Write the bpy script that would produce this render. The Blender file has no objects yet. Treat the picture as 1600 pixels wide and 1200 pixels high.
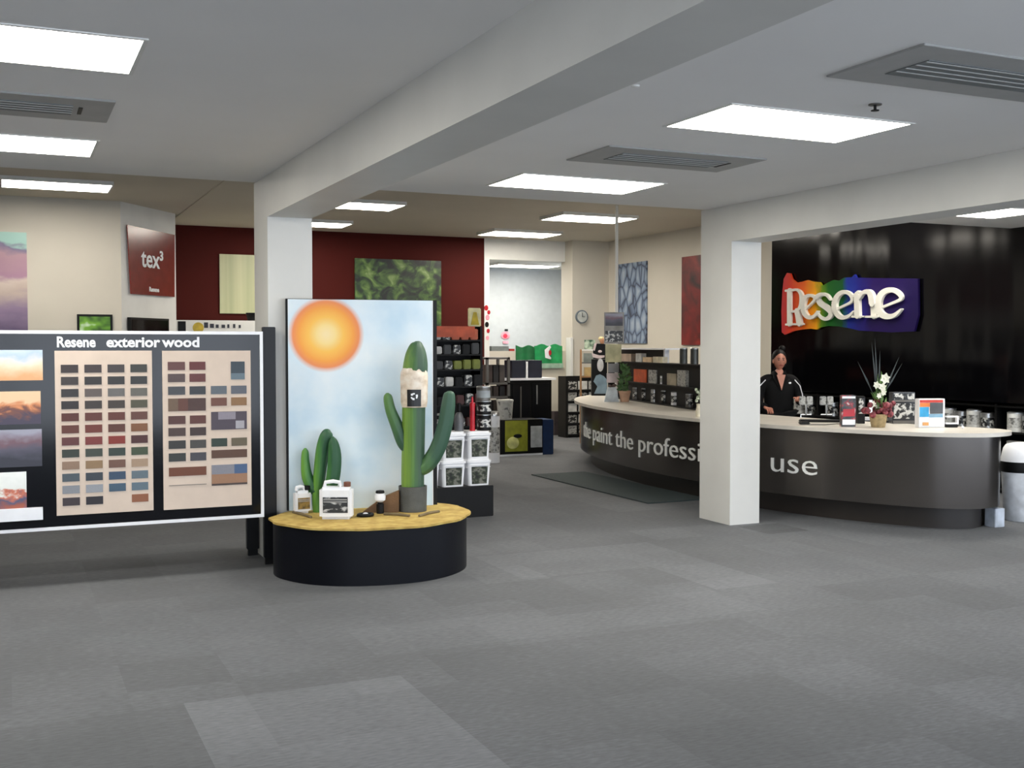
import bpy, bmesh, math, random
from mathutils import Vector, Matrix
import numpy as np
R = random.Random(7)
SC = bpy.context.scene
COL = SC.collection
pi = math.pi

# ------------------------------------------------------------------ camera
FPX, EYE = 1731.0, 1.65
PITCH = math.atan(60 / FPX)
YAW = math.atan(790 / FPX * math.cos(PITCH))
cam = bpy.data.cameras.new('camera')
cam.sensor_width = 36.0
cam.lens = FPX / 1600 * 36.0
cam_o = bpy.data.objects.new('camera', cam)
COL.objects.link(cam_o)
cam_o.location = (0, 0, EYE)
cam_o.rotation_euler = (pi / 2 - PITCH, 0, -YAW)
SC.camera = cam_o
# ------------------------------------------------------------------ world, exposure
SC.view_settings.view_transform = 'Standard'
SC.view_settings.look = 'None'
SC.view_settings.gamma = 1.0
SC.view_settings.use_curve_mapping = False
SC.view_settings.exposure = 1.2
W = bpy.data.worlds.new('world')
SC.world = W
W.use_nodes = True
W.node_tree.nodes['Background'].inputs[0].default_value = (0.80, 0.88, 1.0, 1)
W.node_tree.nodes['Background'].inputs[1].default_value = 2.3
LAMP = 11.6          # ceiling panel radiance
LAMP_COL = (1.0, 0.96, 0.87)

# ------------------------------------------------------------------ measuring: where a sight line meets a plane of the room
_f = Vector((math.sin(YAW) * math.cos(PITCH), math.cos(YAW) * math.cos(PITCH), -math.sin(PITCH)))
_r = Vector((math.cos(YAW), -math.sin(YAW), 0))
_u = _r.cross(_f)
_O = Vector((0, 0, EYE))
def ray(px, py): return _f + _r * ((px - 800) / FPX) + _u * ((600 - py) / FPX)
def PZ(px, py, z):
    d = ray(px, py); return _O + d * ((z - EYE) / d.z)
def PY(px, py, y):
    d = ray(px, py); return _O + d * (y / d.y)
def PX(px, py, x):
    d = ray(px, py); return _O + d * (x / d.x)
_h = Vector((math.sin(YAW), math.cos(YAW), 0))
def PF(px, py, fd):
    d = ray(px, py); return _O + d * (fd / d.dot(_h))
def proj(p):
    v = Vector(p) - _O
    return 800 + FPX * v.dot(_r) / v.dot(_f), 600 - FPX * v.dot(_u) / v.dot(_f)

# ------------------------------------------------------------------ materials
def lin(c):
    out = []
    for v in c[:3]:
        v = v / 255.0
        out.append(v / 12.92 if v <= 0.04045 else ((v + 0.055) / 1.055) ** 2.4)
    return (*out, 1)
def base_mat(name):
    m = bpy.data.materials.new(name); m.use_nodes = True
    return m, m.node_tree.nodes, m.node_tree.links, m.node_tree.nodes['Principled BSDF']
def node(N, t, **k):
    n = N.new(t)
    for a, v in k.items(): setattr(n, a, v)
    return n
def ramp(N, stops, interp='LINEAR'):
    r = N.new('ShaderNodeValToRGB'); cr = r.color_ramp; cr.interpolation = interp
    while len(cr.elements) < len(stops): cr.elements.new(0.5)
    for e, (p, c) in zip(cr.elements, stops):
        e.position = p; e.color = lin(c)
    return r
_mc = {}
def M(name, c, rough=0.6, metal=0.0, var=0.12, scale=8.0, bump=0.0, coat=0.0, emis=None, spec=0.5):
    if name in _mc: return _mc[name]
    m, N, L, b = base_mat(name)
    tc = N.new('ShaderNodeTexCoord'); nz = N.new('ShaderNodeTexNoise')
    nz.inputs['Scale'].default_value = scale; nz.inputs['Detail'].default_value = 4
    L.new(tc.outputs['Object'], nz.inputs['Vector'])
    c0 = [max(0, v * (1 - var)) for v in c]; c1 = [min(255, v * (1 + var)) for v in c]
    rp = ramp(N, [(0.3, c0), (0.7, c1)])
    L.new(nz.outputs['Fac'], rp.inputs['Fac']); L.new(rp.outputs['Color'], b.inputs['Base Color'])
    b.inputs['Roughness'].default_value = rough; b.inputs['Metallic'].default_value = metal
    b.inputs['Coat Weight'].default_value = coat
    b.inputs['Specular IOR Level'].default_value = spec
    if bump:
        bp = N.new('ShaderNodeBump'); bp.inputs['Strength'].default_value = bump; bp.inputs['Distance'].default_value = 0.01
        n2 = N.new('ShaderNodeTexNoise'); n2.inputs['Scale'].default_value = scale * 12
        L.new(tc.outputs['Object'], n2.inputs['Vector'])
        L.new(n2.outputs['Fac'], bp.inputs['Height']); L.new(bp.outputs['Normal'], b.inputs['Normal'])
    if emis:
        b.inputs['Emission Color'].default_value = (*emis[0], 1); b.inputs['Emission Strength'].default_value = emis[1]
    _mc[name] = m
    return m
def pic(name, stops, scale=(3, 3, 3), kind='noise', detail=6, rough=0.35, grad=None, dist=0.0, coords='Object', gscale=0.5):
    """printed picture: patches of colour from a noise, voronoi or wave field, optionally riding on a vertical gradient"""
    m, N, L, b = base_mat(name)
    tc = N.new('ShaderNodeTexCoord'); mp = N.new('ShaderNodeMapping'); mp.inputs['Scale'].default_value = scale
    L.new(tc.outputs[coords], mp.inputs['Vector'])
    if kind == 'noise':
        t = N.new('ShaderNodeTexNoise'); t.inputs['Scale'].default_value = 1; t.inputs['Detail'].default_value = detail; t.inputs['Distortion'].default_value = dist; out = t.outputs['Fac']
    elif kind == 'voronoi':
        t = N.new('ShaderNodeTexVoronoi'); t.feature = 'DISTANCE_TO_EDGE'; t.inputs['Scale'].default_value = 1; out = t.outputs['Distance']
    elif kind == 'cell':
        t = N.new('ShaderNodeTexVoronoi'); t.inputs['Scale'].default_value = 1
        L.new(mp.outputs['Vector'], t.inputs['Vector'])
        s = N.new('ShaderNodeSeparateColor'); L.new(t.outputs['Color'], s.inputs['Color']); out = s.outputs['Red']
    else:
        t = N.new('ShaderNodeTexWave'); t.inputs['Scale'].default_value = 1; t.inputs['Distortion'].default_value = dist; t.inputs['Detail'].default_value = 3; out = t.outputs['Fac']
    if not t.inputs['Vector'].is_linked: L.new(mp.outputs['Vector'], t.inputs['Vector'])
    if grad:
        s = N.new('ShaderNodeSeparateXYZ'); L.new(tc.outputs['Generated'], s.inputs['Vector'])
        ma = node(N, 'ShaderNodeMath', operation='MULTIPLY_ADD'); L.new(out, ma.inputs[0]); ma.inputs[1].default_value = gscale
        L.new(s.outputs[grad], ma.inputs[2]); mb = node(N, 'ShaderNodeMath', operation='SUBTRACT'); L.new(ma.outputs[0], mb.inputs[0]); mb.inputs[1].default_value = gscale / 2; out = mb.outputs[0]
    rp = ramp(N, stops); L.new(out, rp.inputs['Fac']); L.new(rp.outputs['Color'], b.inputs['Base Color'])
    b.inputs['Roughness'].default_value = rough
    return m
def attr_mat(name, rough=0.5):
    m, N, L, b = base_mat(name)
    a = N.new('ShaderNodeAttribute'); a.attribute_name = 'Col'
    nz = N.new('ShaderNodeTexNoise'); nz.inputs['Scale'].default_value = 60
    mx = node(N, 'ShaderNodeMix', data_type='RGBA', blend_type='MULTIPLY'); mx.inputs[0].default_value = 0.15
    L.new(a.outputs['Color'], mx.inputs[6]); L.new(nz.outputs['Fac'], mx.inputs[7]); L.new(mx.outputs[2], b.inputs['Base Color'])
    b.inputs['Roughness'].default_value = rough
    return m

# ------------------------------------------------------------------ mesh helpers
class MB:
    def __init__(s): s.bm = bmesh.new(); s.cols = {}
    def raw(s, vs, fs, mi=0, smooth=False, col=None):
        v = [s.bm.verts.new(p) for p in vs]
        for f in fs:
            try:
                fc = s.bm.faces.new([v[i] for i in f]); fc.material_index = mi; fc.smooth = smooth
                if col: s.cols[fc] = col
            except ValueError: pass
        return s
    def box(s, x0, x1, y0, y1, z0, z1, mi=0, rot=0, piv=None, bev=0, col=None):
        vs = [(x, y, z) for z in (z0, z1) for y in (y0, y1) for x in (x0, x1)]
        if rot:
            piv = piv or ((x0 + x1) / 2, (y0 + y1) / 2); c, sn = math.cos(rot), math.sin(rot)
            vs = [(piv[0] + (x - piv[0]) * c - (y - piv[1]) * sn, piv[1] + (x - piv[0]) * sn + (y - piv[1]) * c, z) for x, y, z in vs]
        if bev:
            t = bmesh.new(); v = [t.verts.new(p) for p in vs]
            for f in ((0, 2, 3, 1), (4, 5, 7, 6), (0, 1, 5, 4), (2, 6, 7, 3), (0, 4, 6, 2), (1, 3, 7, 5)): t.faces.new([v[i] for i in f])
            bmesh.ops.bevel(t, geom=t.edges[:], offset=bev, segments=2, affect='EDGES')
            t.verts.index_update()
            s.raw([q.co.copy() for q in t.verts], [[q.index for q in f.verts] for f in t.faces], mi, False, col); t.free(); return s
        return s.raw(vs, ((0, 2, 3, 1), (4, 5, 7, 6), (0, 1, 5, 4), (2, 6, 7, 3), (0, 4, 6, 2), (1, 3, 7, 5)), mi, False, col)
    def prism(s, pts, z0, z1, mi=0, axis='z', off=(0, 0, 0)):
        n = len(pts)
        def P(a, b, c):
            v = (a, b, c) if axis == 'z' else ((a, c, b) if axis == 'y' else (c, a, b))
            return (v[0] + off[0], v[1] + off[1], v[2] + off[2])
        vs = [P(a, b, z0) for a, b in pts] + [P(a, b, z1) for a, b in pts]
        return s.raw(vs, [list(range(n))[::-1], list(range(n, 2 * n))] + [[i, (i + 1) % n, n + (i + 1) % n, n + i] for i in range(n)], mi)
    def lathe(s, prof, c=(0, 0, 0), n=24, mi=0, sx=1, sy=1, smooth=True):
        vs = []; fs = []
        for r, z in prof:
            for k in range(n):
                a = 2 * pi * k / n; vs.append((c[0] + r * sx * math.cos(a), c[1] + r * sy * math.sin(a), c[2] + z))
        for i in range(len(prof) - 1):
            for k in range(n):
                k2 = (k + 1) % n; fs.append([i * n + k, i * n + k2, (i + 1) * n + k2, (i + 1) * n + k])
        if prof[0][0] > 1e-4: fs.append(list(range(n))[::-1])
        if prof[-1][0] > 1e-4: fs.append([(len(prof) - 1) * n + k for k in range(n)])
        return s.raw(vs, fs, mi, smooth)
    def tube(s, pts, rad, n=10, mi=0, ribs=0, ribd=0.0, flat=1.0):
        pts = [Vector(p) for p in pts]; m = len(pts)
        rads = [rad] * m if isinstance(rad, (int, float)) else list(rad)
        vs = []; fs = []; up = None
        for i, p in enumerate(pts):
            t = (pts[min(i + 1, m - 1)] - pts[max(i - 1, 0)]).normalized()
            if up is None:
                up = Vector((0, 1, 0)) if abs(t.y) < 0.9 else Vector((1, 0, 0))
            a = (up - t * up.dot(t)).normalized(); b = t.cross(a); up = a
            for k in range(n):
                th = 2 * pi * k / n
                rr = rads[i] * (1 - (ribd * (0.5 + 0.5 * math.cos(ribs * th)) if ribs else 0))
                vs.append(p + a * (rr * math.cos(th) * flat) + b * (rr * math.sin(th)))
        for i in range(m - 1):
            for k in range(n):
                k2 = (k + 1) % n; fs.append([i * n + k, i * n + k2, (i + 1) * n + k2, (i + 1) * n + k])
        fs.append(list(range(n))[::-1]); fs.append([(m - 1) * n + k for k in range(n)])
        return s.raw(vs, fs, mi, True)
    def ball(s, c, rx, ry=None, rz=None, n=16, mi=0):
        ry = ry or rx; rz = rz or rx
        prof = [(max(1e-5, math.sin(pi * i / 10)) , -math.cos(pi * i / 10)) for i in range(11)]
        vs = []; fs = []
        for r, z in prof:
            for k in range(n):
                a = 2 * pi * k / n; vs.append((c[0] + rx * r * math.cos(a), c[1] + ry * r * math.sin(a), c[2] + rz * z))
        for i in range(10):
            for k in range(n):
                k2 = (k + 1) % n; fs.append([i * n + k, i * n + k2, (i + 1) * n + k2, (i + 1) * n + k])
        return s.raw(vs, fs, mi, True)
    def done(s, name, mats, parent=None, loc=None, rz=0):
        bm = s.bm
        bmesh.ops.remove_doubles(bm, verts=bm.verts, dist=1e-6)
        fc = [f for f in s.cols if f.is_valid]
        if fc:
            bm.normal_update(); lay = bm.loops.layers.float_color.new('Col')
            for f in fc:
                for l in f.loops: l[lay] = s.cols[f]
        bmesh.ops.recalc_face_normals(bm, faces=bm.faces[:])
        for e in bm.edges:
            if len(e.link_faces) != 2 or e.calc_face_angle(0) > 0.65: e.smooth = False
        me = bpy.data.meshes.new(name); bm.to_mesh(me); bm.free()
        for m in (mats if isinstance(mats, (list, tuple)) else [mats]): me.materials.append(m)
        o = bpy.data.objects.new(name, me); COL.objects.link(o)
        if parent: o.parent = parent
        if loc: o.location = loc
        o.rotation_euler.z = rz
        return o
def tag(o, label=None, cat=None, group=None, kind=None):
    if label: o['label'] = label
    if cat: o['category'] = cat
    if group: o['group'] = group
    if kind: o['kind'] = kind
    return o
def thing(name, label, cat, loc=(0, 0, 0), rz=0, group=None):
    o = bpy.data.objects.new(name, None); COL.objects.link(o); o.location = loc; o.rotation_euler.z = rz
    o.empty_display_size = 0.1
    return tag(o, label, cat, group)
KIDS = {}
def dup(root, loc, rz=None, label=None, group=None):
    r = root.copy(); COL.objects.link(r); r.location = loc
    if rz is not None: r.rotation_euler.z = rz
    if label: r['label'] = label
    if group: r['group'] = group
    for ch in [o for o in COL.objects if o.parent is root]:
        c = ch.copy(); COL.objects.link(c); c.parent = r
        for g in [o for o in COL.objects if o.parent is ch]:
            d = g.copy(); COL.objects.link(d); d.parent = c
    return r
def struct(o): o['kind'] = 'structure'; return o
def text_bm(s, size=1.0, depth=0.005, off=0.0, align='LEFT', xs=1.0):
    """lettering as a solid in the x-z plane facing -y; returns (vertices, faces)"""
    cu = bpy.data.curves.new('t', 'FONT'); cu.body = s; cu.size = size; cu.extrude = depth / 2; cu.offset = off; cu.align_x = align
    cu.resolution_u = 3
    o = bpy.data.objects.new('t', cu); COL.objects.link(o)
    dg = bpy.context.evaluated_depsgraph_get(); me = bpy.data.meshes.new_from_object(o.evaluated_get(dg))
    vs = [(v.co.x * xs, -v.co.z - depth / 2, v.co.y) for v in me.vertices]; fs = [list(p.vertices) for p in me.polygons]
    bpy.data.objects.remove(o); bpy.data.curves.remove(cu); bpy.data.meshes.remove(me)
    return vs, fs
def text_obj(name, s, size, mat, parent=None, at=(0, 0, 0), depth=0.003, off=0.0, align='LEFT', rz=0, xs=1.0):
    vs, fs = text_bm(s, size, depth, off, align, xs)
    c, sn = math.cos(rz), math.sin(rz)
    vs = [(at[0] + x * c - y * sn, at[1] + x * sn + y * c, at[2] + z) for x, y, z in vs]
    return MB().raw(vs, fs).done(name, mat, parent)
def skin_bm(mb, verts, edges, mi=0, sub=1, root=0, mat_fn=None):
    """limbs grown from a skeleton: verts = [(co, radius)], edges = index pairs"""
    me = bpy.data.meshes.new('s'); me.from_pydata([v[0] for v in verts], edges, [])
    o = bpy.data.objects.new('s', me); COL.objects.link(o)
    md = o.modifiers.new('k', 'SKIN'); md.use_smooth_shade = True
    for i, v in enumerate(verts):
        r = v[1]; me.skin_vertices[0].data[i].radius = (r, r) if isinstance(r, (int, float)) else r
        me.skin_vertices[0].data[i].use_root = (i == root)
    sb = o.modifiers.new('u', 'SUBSURF'); sb.levels = sub; sb.render_levels = sub
    dg = bpy.context.evaluated_depsgraph_get(); em = bpy.data.meshes.new_from_object(o.evaluated_get(dg))
    mb.raw([v.co.copy() for v in em.vertices], [list(p.vertices) for p in em.polygons], mi, True)
    bpy.data.objects.remove(o); bpy.data.meshes.remove(me); bpy.data.meshes.remove(em)
def catmull(P, n=10):
    P = [Vector(p) for p in P]; Q = [P[0] * 2 - P[1]] + P + [P[-1] * 2 - P[-2]]; out = []
    for i in range(1, len(Q) - 2):
        for k in range(n):
            t = k / n; a, b, c, d = Q[i - 1], Q[i], Q[i + 1], Q[i + 2]
            out.append(0.5 * ((2 * b) + (c - a) * t + (2 * a - 5 * b + 4 * c - d) * t * t + (3 * b - a - 3 * c + d) * t ** 3))
    return out + [P[-1]]

# ------------------------------------------------------------------ shared materials
m_white = M('white_paint', (226, 226, 222), 0.55, var=0.02, scale=3)
m_col = M('column_paint', (207, 206, 201), 0.5, var=0.02, scale=2)
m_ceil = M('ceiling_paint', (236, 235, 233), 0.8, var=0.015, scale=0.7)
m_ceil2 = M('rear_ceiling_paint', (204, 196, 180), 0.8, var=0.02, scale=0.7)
m_beige = M('warm_wall_paint', (202, 196, 183), 0.7, var=0.02, scale=1)
m_red = M('maroon_wall_paint', (70, 19, 14), 0.7, var=0.04, scale=1, spec=0.15)
m_black = M('matt_black', (9, 9, 10), 0.5, var=0.1, spec=0.25)
m_satin = M('satin_black', (9, 10, 14), 0.35, var=0.06, spec=0.3)
m_plastic = M('white_plastic', (232, 233, 236), 0.35, var=0.02)
m_grey = M('grey_metal', (105, 103, 100), 0.4, metal=0.5, var=0.05)
m_steel = M('pale_steel', (185, 187, 188), 0.3, metal=0.8, var=0.04)
m_card = M('cream_card', (208, 190, 174), 0.7, var=0.02)

# ------------------------------------------------------------------ structure
H1, H2, YE = 2.93, 3.60, 8.80
XL, XR, YF, YB = -6.0, 10.35, -3.0, 18.6
def carpet_mat():
    m, N, L, b = base_mat('grey_carpet_tiles')
    geo = N.new('ShaderNodeNewGeometry')
    sc = node(N, 'ShaderNodeVectorMath', operation='SCALE'); sc.inputs[3].default_value = 2.0
    L.new(geo.outputs['Position'], sc.inputs[0])
    fl = node(N, 'ShaderNodeVectorMath', operation='FLOOR'); L.new(sc.outputs[0], fl.inputs[0])
    wn = N.new('ShaderNodeTexWhiteNoise'); L.new(fl.outputs[0], wn.inputs['Vector'])
    big = N.new('ShaderNodeTexNoise'); big.inputs['Scale'].default_value = 0.9; big.inputs['Detail'].default_value = 3
    L.new(geo.outputs['Position'], big.inputs['Vector'])
    fine = N.new('ShaderNodeTexNoise'); fine.inputs['Scale'].default_value = 55; fine.inputs['Detail'].default_value = 5
    mpf = N.new('ShaderNodeMapping'); mpf.inputs['Scale'].default_value = (0.35, 1.2, 1); L.new(geo.outputs['Position'], mpf.inputs['Vector']); L.new(mpf.outputs['Vector'], fine.inputs['Vector'])
    sp = N.new('ShaderNodeSeparateXYZ'); L.new(geo.outputs['Position'], sp.inputs[0])
    def math_(op, a, bb):
        n = node(N, 'ShaderNodeMath', operation=op)
        for i, v in enumerate((a, bb)):
            if isinstance(v, (int, float)): n.inputs[i].default_value = v
            else: L.new(v, n.inputs[i])
        return n.outputs[0]
    tot = math_('MULTIPLY', math_('SUBTRACT', wn.outputs['Value'], 0.5), 0.10)
    tot = math_('ADD', tot, math_('MULTIPLY', math_('SUBTRACT', big.outputs['Fac'], 0.5), 0.35))
    tot = math_('ADD', tot, math_('MULTIPLY', math_('SUBTRACT', fine.outputs['Fac'], 0.5), 0.5))
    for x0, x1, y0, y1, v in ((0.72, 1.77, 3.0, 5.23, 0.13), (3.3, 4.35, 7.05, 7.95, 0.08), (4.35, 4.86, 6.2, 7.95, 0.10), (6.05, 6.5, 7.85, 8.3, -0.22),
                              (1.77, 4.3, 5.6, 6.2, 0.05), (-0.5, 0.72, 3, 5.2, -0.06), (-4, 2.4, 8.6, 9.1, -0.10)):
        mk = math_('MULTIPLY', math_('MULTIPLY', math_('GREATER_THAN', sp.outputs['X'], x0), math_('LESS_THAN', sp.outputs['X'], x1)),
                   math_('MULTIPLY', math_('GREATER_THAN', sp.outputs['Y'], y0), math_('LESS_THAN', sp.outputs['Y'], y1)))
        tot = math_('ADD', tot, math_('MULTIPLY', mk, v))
    fac = math_('ADD', tot, 0.5)
    rp = ramp(N, [(0.0, (57, 59, 61)), (0.5, (93, 95, 98)), (1.0, (130, 133, 138))]); L.new(fac, rp.inputs['Fac'])
    L.new(rp.outputs['Color'], b.inputs['Base Color']); b.inputs['Roughness'].default_value = 0.85
    b.inputs['Specular IOR Level'].default_value = 0.3
    bp = N.new('ShaderNodeBump'); bp.inputs['Strength'].default_value = 0.25; bp.inputs['Distance'].default_value = 0.004
    L.new(fine.outputs['Fac'], bp.inputs['Height']); L.new(bp.outputs['Normal'], b.inputs['Normal'])
    return m
struct(MB().box(XL, 14, YF - 1, 22, -0.1, 0).done('floor', carpet_mat()))
struct(MB().box(XL, 14, YF, YE, H1, H2 + 0.1).done('ceiling', m_ceil))
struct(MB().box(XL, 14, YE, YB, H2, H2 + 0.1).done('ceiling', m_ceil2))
struct(MB().box(XL - 0.1, XL, YF, 16, 0, H2).done('wall_left', m_beige))
struct(MB().box(XL, 1.43, 15.9, 16.1, 0, H2).done('wall_back', m_beige))
struct(MB().prism([(1.43, 15.9), (2.30, 17.05), (2.30, 17.3), (1.3, 16.1)], 0, H2).done('wall_back', m_white))
struct(MB().box(2.2, 2.30, 17.05, YB, 0, H2).done('wall_back', m_white))
struct(MB().box(2.2, 7.93, YB, YB + 0.15, 0, H2).done('wall_back', m_red))
# white wall with the service opening, beyond it a lit back room
zo = PY(820, 407, YB).z; xa, xb = 8.03, 9.58
mb = MB(); mb.box(7.93, xb, YB, YB + 0.15, zo, H2); mb.box(7.93, xa, YB, YB + 0.15, 0, zo)
struct(mb.done('wall_back', m_white))
struct(MB().box(xa, xb, YB, YB + 0.15, 0, 1.55).done('wall_back', m_beige))
struct(MB().box(xb, XR, 18.3, YB + 0.15, 0, H2).done('wall_back', m_beige))
struct(MB().box(xb - 0.05, xb, 18.27, 18.45, 0, 1.8).done('trim_1', m_white))
m_rear = M('rear_room_paint', (180, 186, 189), 0.6, var=0.02)
struct(MB().box(7.0, 11.5, 21.0, 21.1, 0, 3.4).done('wall_rear_room', m_rear))
struct(MB().box(6.9, 7.0, YB + .15, 21.1, 0, 3.4).done('wall_rear_room', m_white))
struct(MB().box(11.5, 11.6, YB + .15, 21.1, 0, 3.4).done('wall_rear_room', m_white))
struct(MB().box(6.9, 11.6, YB + 0.15, 21.1, zo + 0.03, zo + 0.13).done('ceiling', m_white))
struct(MB().box(XR, XR + 0.1, 13.1, 18.3, 0, H2).done('wall_right', m_beige))
struct(MB().box(10.0, XR + 0.1, 12.95, 13.1, 0, H2).done('wall_right', m_beige))
mb = MB(); mb.box(13.9, 14, YF, 6, 0, 0.25); mb.box(13.9, 14, YF, 6, 2.7, H2)
struct(mb.done('wall_right', m_white))
mb = MB()
for i in range(6): mb.box(13.9, 14, YF + i * 1.75 + 0.1, YF + i * 1.75 + 0.18, 0.25, 2.7)
struct(mb.done('window_2', m_grey))
struct(MB().box(10.6, 14, 5.9, 6.0, 0, H2).done('wall_right', m_beige))
# shopfront behind the camera: low wall, mullions and head, open to the daylight
mb = MB(); mb.box(XL, 14, YF - 0.1, YF, 0, 0.25); mb.box(XL, 14, YF - 0.1, YF, 2.7, H2);
struct(mb.done('wall_front', m_white))
mb = MB()
for i in range(11): mb.box(XL + i * 2 - 0.04, XL + i * 2 + 0.04, YF - 0.1, YF, 0.25, 2.7)
struct(mb.done('window_1', m_grey))
# glossy black wall panel, lower edge 1 m up
m_gloss = M('gloss_black_panel', (5, 5, 7), 0.13, var=0.05, scale=2, spec=0.27)
nt = m_gloss.node_tree; bp = nt.nodes.new('ShaderNodeBump'); nz = nt.nodes.new('ShaderNodeTexNoise'); tc = nt.nodes.new('ShaderNodeTexCoord'); mpp = nt.nodes.new('ShaderNodeMapping')
mpp.inputs['Scale'].default_value = (1, 2.2, 0.35); nz.inputs['Scale'].default_value = 1.0; nz.inputs['Detail'].default_value = 1
bp.inputs['Strength'].default_value = 0.35; bp.inputs['Distance'].default_value = 0.05
nt.links.new(tc.outputs['Object'], mpp.inputs['Vector']); nt.links.new(mpp.outputs['Vector'], nz.inputs['Vector'])
nt.links.new(nz.outputs['Fac'], bp.inputs['Height']); nt.links.new(bp.outputs['Normal'], nt.nodes['Principled BSDF'].inputs['Normal'])
struct(MB().box(10.0, 10.6, 5.9, 12.95, 1.02, H2).done('wall_right', m_gloss))
struct(MB().box(10.55, 10.6, 5.9, 12.95, 0, 1.02).done('wall_right', m_black))
# columns and beams
B1, B2 = 1.80, 6.02
struct(MB().box(B1, B1 + 0.34, 8.38, 8.87, 0, H1).done('column', m_col))
struct(MB().box(B2, B2 + 0.33, 8.38, 8.87, 0, H1).done('column', m_col))
struct(MB().box(B1, B1 + 0.33, YF, 8.38, 2.62, H1).done('beam', m_col))
struct(MB().box(B2, B2 + 0.34, YF, 8.38, 2.60, H1).done('beam', m_col))
struct(MB().box(2.36, 2.42, YE, YB, H2 - 0.012, H2).done('trim_2', m_ceil2))
# ------------------------------------------------------------------ ceiling lamps
m_lamp, N, L, b = base_mat('lamp_diffuser')
b.inputs['Base Color'].default_value = (0.9, 0.9, 0.9, 1); b.inputs['Emission Color'].default_value = (*LAMP_COL, 1); b.inputs['Emission Strength'].default_value = LAMP
m_lamp2, N, L, b = base_mat('lamp_diffuser_rear')
b.inputs['Base Color'].default_value = (0.9, 0.9, 0.9, 1); b.inputs['Emission Color'].default_value = (1.0, 0.93, 0.82, 1); b.inputs['Emission Strength'].default_value = LAMP
def lamp(x0, x1, y0, y1, z, label, rear=False):
    t = thing('ceiling_light', label, 'ceiling light', ((x0 + x1) / 2, (y0 + y1) / 2, z))
    hx, hy = (x1 - x0) / 2, (y1 - y0) / 2
    d = 0.05 if rear else 0.006
    mb = MB(); w = 0.02
    mb.box(-hx - w, hx + w, -hy - w, -hy, -d, 0); mb.box(-hx - w, hx + w, hy, hy + w, -d, 0)
    mb.box(-hx - w, -hx, -hy, hy, -d, 0); mb.box(hx, hx + w, -hy, hy, -d, 0)
    mb.done('frame', m_white, t)
    MB().box(-hx, hx, -hy, hy, -d + 0.002, 0).done('diffuser', m_lamp2 if rear else m_lamp, t)
lamp(-0.70, 0.54, 4.90, 5.52, H1, 'bright flat panel light left of the long beam, the largest at the picture edge')
lamp(-0.70, 0.53, 7.42, 8.04, H1, 'bright flat panel light in the front ceiling above the wood colour chart board')
lamp(3.52, 4.76, 4.90, 5.54, H1, 'large bright flat panel light between the two beams beside the sprinkler head')
lamp(3.52, 4.74, 7.50, 8.16, H1, 'bright flat panel light between the two beams, beyond the slotted air conditioner grille')
lamp(7.80, 9.02, 7.50, 8.16, H1, 'flat panel light beyond the right beam, above the end of the curved counter')
lamp(7.80, 9.02, 4.90, 5.54, H1, 'flat panel light beyond the right beam, near the black wall')
lamp(-0.02, 1.17, 14.03, 14.70, H2, 'surface mounted light on the raised rear ceiling above the pale rear wall', True)
lamp(4.0, 4.95, 14.35, 15.05, H2, 'surface mounted light on the rear ceiling seen just right of the left column top', True)
lamp(3.9, 4.95, 16.90, 17.55, H2, 'surface mounted light on the rear ceiling close to the maroon wall', True)
lamp(7.40, 8.63, 14.40, 15.15, H2, 'surface mounted light on the rear ceiling crossed by the thin white pole', True)
lamp(7.42, 8.66, 16.95, 17.68, H2, 'surface mounted light on the rear ceiling in front of the white service opening', True)
lamp(8.6, 9.9, 19.45, 20.1, zo + 0.03, 'light in the back room seen through the service opening', True)
lamp(8.6, 9.8, 9.9, 10.5, H2, 'surface mounted light on the rear ceiling hidden behind the right column', True)
# ------------------------------------------------------------------ ceiling vents, sprinkler
m_vent = M('vent_grey', (165, 165, 163), 0.6, var=0.02)
m_slot = M('vent_slot_grey', (112, 117, 118), 0.6, var=0.04)
def vent(x0, x1, y0, y1, label):
    t = thing('ceiling_vent', label, 'air conditioner', (x0, y0, H1))
    w, d = x1 - x0, y1 - y0
    MB().box(0, w, 0, d, -0.01, 0, bev=0.003).done('panel', m_vent, t)
    mb = MB(); mb.box(0.2, w - 0.2, d * 0.28, d * 0.72, -0.014, -0.0105)
    mb.done('grille', m_slot, t)
    mb = MB()
    for i in range(4): mb.box(0.2, w - 0.2, d * (0.30 + 0.1 * i), d * (0.315 + 0.1 * i), -0.018, -0.0145)
    mb.done('louvre', m_vent, t)
    MB().box(w - 0.17, w - 0.15, d * .35, d * .65, -0.014, -0.0105).done('sensor', m_black, t)
vent(3.55, 4.98, 3.58, 4.20, 'grey ceiling air conditioner grille nearest the camera, near the sprinkler head')
vent(3.52, 4.76, 6.22, 6.82, 'grey ceiling air conditioner grille between the two bright panels in the middle bay')
vent(-0.72, 0.54, 6.17, 6.76, 'pale ceiling air conditioner grille left of the long beam')
t = thing('sprinkler_head', 'small dark sprinkler head in the ceiling by the large bright panel', 'sprinkler', (4.21, 4.59, H1))
MB().lathe([(0.035, 0), (0.035, -0.006)], n=16).done('escutcheon', m_grey, t)
MB().lathe([(0.008, -0.006), (0.008, -0.03), (0.022, -0.032), (0.022, -0.036)], n=12).done('nozzle', m_black, t)
tag(MB().lathe([(0.02, 0), (0.02, -0.008), (0.012, -0.012)], tuple(PZ(993, 133, H1)), 16).done('smoke_detector', m_white), 'tiny white detector on the ceiling beside the long beam', 'detector')

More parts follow.
